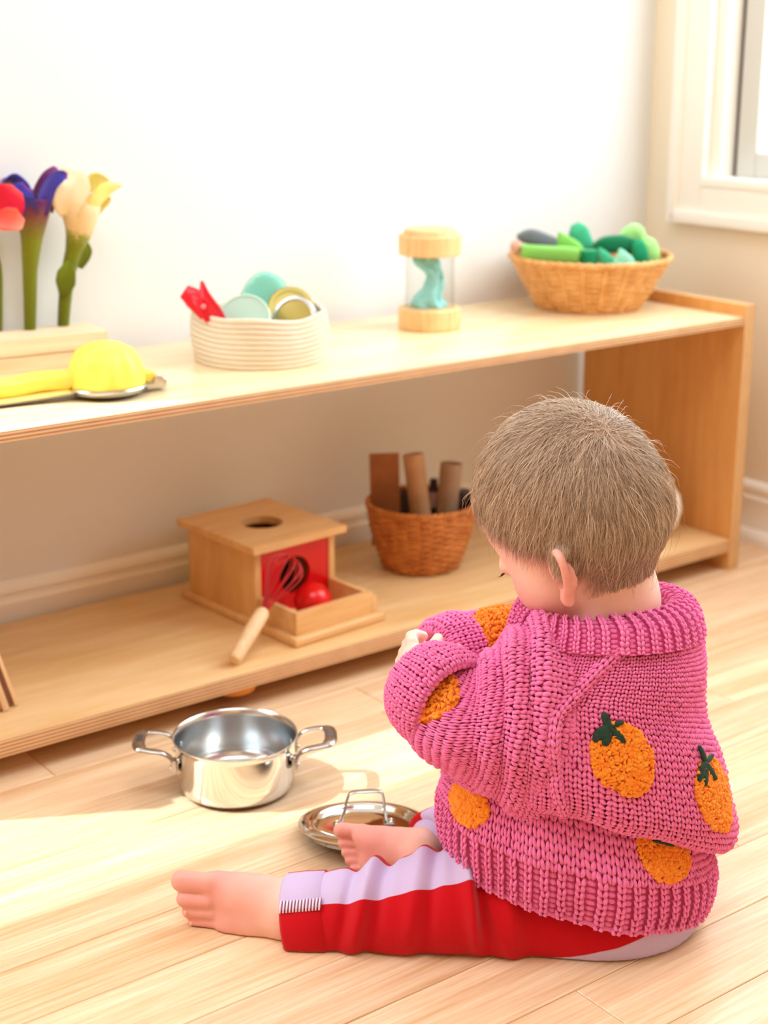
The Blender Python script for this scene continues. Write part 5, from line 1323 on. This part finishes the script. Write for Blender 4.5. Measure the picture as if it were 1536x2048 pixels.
# turned-up cuff
ax_ = (-0.62 * RGT + 0.74 * HOR + 0.18 * ZUP); ax_ /= np.linalg.norm(ax_)
c0 = at(900, 1408, 1.262); e1_ = ZUP - ax_ * (ax_ @ ZUP); e2_ = np.cross(ax_, e1_)
cu = [cring(c0 + ax_ * 0.002, e1_, e2_, 0.0385), cring(c0 - ax_ * 0.002, e1_, e2_, 0.0425), cring(c0 + ax_ * 0.008, e1_, e2_, 0.0450), cring(c0 + ax_ * 0.022, e1_, e2_, 0.0440), cring(c0 + ax_ * 0.036, e1_, e2_, 0.0400), cring(c0 + ax_ * 0.044, e1_, e2_, 0.0345), cring(c0 + ax_ * 0.042, e1_, e2_, 0.0290), cring(c0 + ax_ * 0.030, e1_, e2_, 0.0270)]
CUS, CUK = loft(cu, 140); SCU = Surf(CUS)
K = Knit(); knit(K, SCU, SCU.rows_by_length(0.0, 1.0, 0.0054), 40, 0.0062)
# ragged bind-off edge of loops
edge = SCU.at(np.full(46, 0.07), np.linspace(0, 2 * PI, 46, endpoint=False), np.full(46, 0.002))
TVb, TFb = ball((0, 0, 0), 0.0029, 7, 5); K.stamp(edge[:, None, :] + TVb[None] * (0.85 + 0.3 * RNG.random((46, 1, 3))), TFb)
cuf = K.build('sleeve_cuff', M_pink, sweater)
mb = MB(); SCU.skin(mb, 0, 1, 0.0006, 50, 80); o = mb.build('cuff_ground', M_pinkd, cuf); o.data.transform(Matrix.Translation(-Vector(ORG)))
# right sleeve, seen over the left one
RP = [at(1205, 1355, 1.375), at(1130, 1320, 1.408), at(1060, 1300, 1.425), at(1000, 1295, 1.425), at(940, 1300, 1.412), at(900, 1308, 1.398)]
RSS, RSK = loft(axring(RP, [0.062, 0.056, 0.047, 0.041, 0.034, 0.029]), 180); RS = Surf(RSS, wob(21, 0.0022, np.array([45.0, 80.0])))
PR1 = patch_params(RS, 1003, 1252, 0.030, 0.026)
K = Knit(); knit(K, RS, RS.rows_by_length(0.02, 0.99, 0.0056), 56, 0.0062, skip=in_patch([PR1]), flip=-1); sleeve2 = K.build('sleeve', M_pink, sweater)
mb = MB(); RS.skin(mb, 0, 1, 0.0006, 80, 90); o = mb.build('sleeve_ground', M_pinkd, sleeve2); o.data.transform(Matrix.Translation(-Vector(ORG)))
orange(RS, PR1, sleeve2, n=620)
ax2 = RP[5] - RP[4]; ax2 /= np.linalg.norm(ax2); q1 = ZUP - ax2 * (ax2 @ ZUP); q2 = np.cross(ax2, q1); c2 = RP[4] + ax2 * 0.010
cu2 = [cring(c2 + ax2 * a, q1, q2, r) for a, r in ((0.002, 0.032), (-0.001, 0.036), (0.008, 0.0375), (0.020, 0.036), (0.030, 0.033), (0.034, 0.028), (0.030, 0.024), (0.020, 0.023))]
C2S, _ = loft(cu2, 120); SC2 = Surf(C2S); K = Knit(); knit(K, SC2, SC2.rows_by_length(0.0, 1.0, 0.0054), 36, 0.0060); cuf2 = K.build('sleeve_cuff', M_pink, sweater)
mb = MB(); SC2.skin(mb, 0, 1, 0.0006, 40, 70); o = mb.build('cuff_ground', M_pinkd, cuf2); o.data.transform(Matrix.Translation(-Vector(ORG)))

# ------------------------------------------------------------------ colour-blocked trousers
T = Field((0.64, 0.74, -0.01), (1.08, 1.28, 0.22), 0.0020)
LP = [at(1160, 1795, 1.300), at(1080, 1800, 1.288), at(1000, 1808, 1.276), at(900, 1802, 1.270), at(800, 1818, 1.270), at(700, 1828, 1.272), at(640, 1833, 1.275)]
LR = [0.064, 0.060, 0.054, 0.0485, 0.0440, 0.0400, 0.0385]
T.chain(LP, LR, 0.012)
T.ell(at(1195, 1795, 1.310), np.stack([RGT, HOR, ZUP], 1), (0.098, 0.092, 0.068), 0.025)
RPp = [at(1190, 1790, 1.335), at(1100, 1700, 1.420), at(1010, 1622, 1.485), at(952, 1652, 1.408), at(886, 1684, 1.374)]
T.chain(RPp, [0.062, 0.054, 0.047, 0.037, 0.033], 0.012)
T.floor(0.0018)
Vt, Qt = T.mesh(4)
# gathers across the lower leg and at the groin: push the surface in and out along its normals
cen = np.array(LP); 
def nearest_axis(Pn_, Vx):
    best = np.full(len(Vx), 9e9); s_ = np.zeros(len(Vx)); cx = np.zeros_like(Vx); tg = np.zeros_like(Vx); acc_ = 0
    for i in range(len(Pn_) - 1):
        a, c = Pn_[i], Pn_[i + 1]; ba = c - a; t = np.clip(((Vx - a) @ ba) / (ba @ ba), 0, 1); q = a + t[:, None] * ba; d_ = np.linalg.norm(Vx - q, axis=1)
        m = d_ < best; best = np.where(m, d_, best); s_ = np.where(m, acc_ + t * np.linalg.norm(ba), s_); cx[m] = q[m]; tg[m] = ba / np.linalg.norm(ba); acc_ += np.linalg.norm(ba)
    return best, s_, cx, tg
bL, sL, cL, tL = nearest_axis(np.array(LP), Vt); bR, sR, cR, tR = nearest_axis(np.array(RPp), Vt)
isL = bL < bR + 0.004
rel = Vt - np.where(isL[:, None], cL, cR); rn_ = rel / (np.linalg.norm(rel, axis=1, keepdims=True) + 1e-9)
elev = np.degrees(np.arctan2(rel[:, 2], -(rel @ HOR)))             # 0 towards the camera side, 90 up, 180 away
uu = pix(Vt)[:, 0]
def fold(u0, wd, amp, slant): return amp * np.exp(-((uu - u0 - slant * (elev - 70)) / wd) ** 2)
dispf = fold(735, 16, 0.0040, 0.35) - fold(765, 16, 0.0035, 0.35) + fold(700, 12, -0.0025, 0.3) + fold(835, 18, 0.0030, 0.25) - fold(868, 14, 0.0028, 0.2) + fold(930, 14, 0.0055, -0.25) - fold(955, 12, 0.0042, -0.25) + fold(1000, 22, 0.003, -0.4)
dispf = 1.8 * dispf * isL * np.clip((elev + 40) / 60, 0, 1) * np.clip((165 - elev) / 30, 0, 1) * (uu < 1060)
dispf = dispf + 0.0022 * isL * np.exp(-((uu - 985 + 0.9 * (elev - 20)) / 14) ** 2) * (np.abs(elev - 10) < 50)
Vt = Vt + rn_ * dispf[:, None]; Vt[:, 2] = np.maximum(Vt[:, 2], 0.0015)
a1 = np.interp(uu, [560, 640, 700, 800, 900, 1000, 1100, 1200], [46, 46, 44, 46, 47, 54, 56, 58])
pan = np.minimum(elev - a1, 108 - elev)
low_b = np.interp(uu, [900, 940, 1000, 1050, 1120, 1200, 1290, 1400], [-130, -58, -40, -30, -18, -6, 4, 10])
pan = np.maximum(pan, np.where((uu > 900) & (elev < 40) & (elev > -150), low_b - elev, -99))
panR = np.minimum(elev - (-40), 128 - elev)
pan = np.where(isL, pan, panR)
M_tr = bpy.data.materials.new('trouser_jersey'); M_tr.use_nodes = True
nt = M_tr.node_tree; N = nt.nodes; L = nt.links; b = N['Principled BSDF']; b.inputs['Roughness'].default_value = 0.85; b.inputs['Specular IOR Level'].default_value = 0.15; b.inputs['Sheen Weight'].default_value = 0.12
a_ = N.new('ShaderNodeAttribute'); a_.attribute_name = 'panel'
rg = N.new('ShaderNodeMapRange'); rg.inputs[1].default_value = -0.4; rg.inputs[2].default_value = 0.4; L.new(a_.outputs['Fac'], rg.inputs[0])
mx = N.new('ShaderNodeMix'); mx.data_type = 'RGBA'; mx.inputs[6].default_value = srgb(190, 6, 24); mx.inputs[7].default_value = srgb(200, 184, 226)
L.new(rg.outputs[0], mx.inputs[0]); L.new(mx.outputs[2], b.inputs['Base Color'])
tc = N.new('ShaderNodeTexCoord'); n2 = N.new('ShaderNodeTexNoise'); n2.inputs['Scale'].default_value = 700; L.new(tc.outputs['Object'], n2.inputs['Vector'])
bp = N.new('ShaderNodeBump'); bp.inputs['Strength'].default_value = 0.35; bp.inputs['Distance'].default_value = 0.001; L.new(n2.outputs['Fac'], bp.inputs['Height']); L.new(bp.outputs[0], b.inputs['Normal'])
trousers = np_mesh('trousers', Vt - ORG, Qt, M_tr, person); trousers['label'] = 'trousers with red and lavender panels'
fattr(trousers, 'panel', pan)
M_stw = mat('white_thread', srgb(236, 222, 240), 0.7); M_stb = mat('burgundy_thread', srgb(140, 34, 84), 0.7)
def cuff(c, ax, r, w_, a_lo, a_hi, nm='trouser_cuff', lift=0.0):
    """turned-up hem: a thick band round the leg with its own panel colours"""
    ax = ax / np.linalg.norm(ax); e1 = ZUP - ax * (ax @ ZUP); e1 /= np.linalg.norm(e1); e2 = np.cross(ax, e1)
    if e2 @ HOR > 0: e2 = -e2
    pr = [(-w_ / 2, r - 0.007), (-w_ / 2 - 0.001, r - 0.002), (-w_ / 2 + 0.002, r + 0.0006), (0, r + 0.001), (w_ / 2 - 0.002, r + 0.0002), (w_ / 2, r - 0.002), (w_ / 2, r - 0.005)]
    n = 96; V_ = []; pn = []
    for x, rr_ in pr:
        for j in range(n):
            a = 2 * PI * j / n; q = c + ax * x + (e1 * math.sin(a) + e2 * math.cos(a)) * rr_ * (1 + 0.012 * math.sin(3 * a + 1)); q[2] = max(q[2], 0.0015)
            V_.append(q); ad_ = (math.degrees(a) + 180) % 360 - 180; pn.append(min(ad_ - a_lo, a_hi - ad_))
    o = np_mesh(nm, np.array(V_) - ORG, np.array(grid_faces(len(pr), n)), M_tr, trousers); fattr(o, 'panel', pn)
    return ax, e1, e2, o
AXL = LP[5] - LP[6]; cL_ = LP[6] + (LP[6] - LP[5]) * 0.32 + np.array([0, 0, 0.0])
ax, e1, e2, co = cuff(cL_, AXL, 0.0418, 0.0395, 42, 110); co['label'] = 'turned-up cuff, red below and lavender above'
K1, K2 = Knit(), Knit()
for k in range(26):       # overlock stitching along the colour seam
    x = -0.019 + 0.0385 * k / 25; a0_, a1_ = math.radians(38), math.radians(53)
    P = [cL_ + ax * (x + 0.0006 * q) + (e1 * math.sin(a) + e2 * math.cos(a)) * (0.0434) for q, a in zip((0, 1, 2), (a0_, (a0_ + a1_) / 2, a1_))]
    V2, F2 = tube(np.array(P), 0.00030 if k % 2 else 0.0009, 5); (K1 if k % 2 else K2).stamp(V2[None], F2)
K1.build('stitching', M_stb, co); K2.build('stitching', M_stw, co)
AXR = RPp[3] - RPp[4]; cR_ = RPp[4] + (RPp[4] - RPp[3]) * 0.02
ax, e1, e2, co = cuff(cR_, AXR, 0.0350, 0.030, -60, 118); co['label'] = 'lavender turned-up cuff'
K1, K2 = Knit(), Knit()
for k in range(30):
    x = -0.012 + 0.0 * k; a = math.radians(-10 + 3.2 * k)
    P = [cR_ + ax * xx + (e1 * math.sin(a) + e2 * math.cos(a)) * 0.0368 for xx in (-0.0155, -0.012, -0.0085)]
    V2, F2 = tube(np.array(P), 0.0006, 5); (K1 if k % 2 else K2).stamp(V2[None], F2)
K1.build('stitching', M_stb, co); K2.build('stitching', M_stw, co)
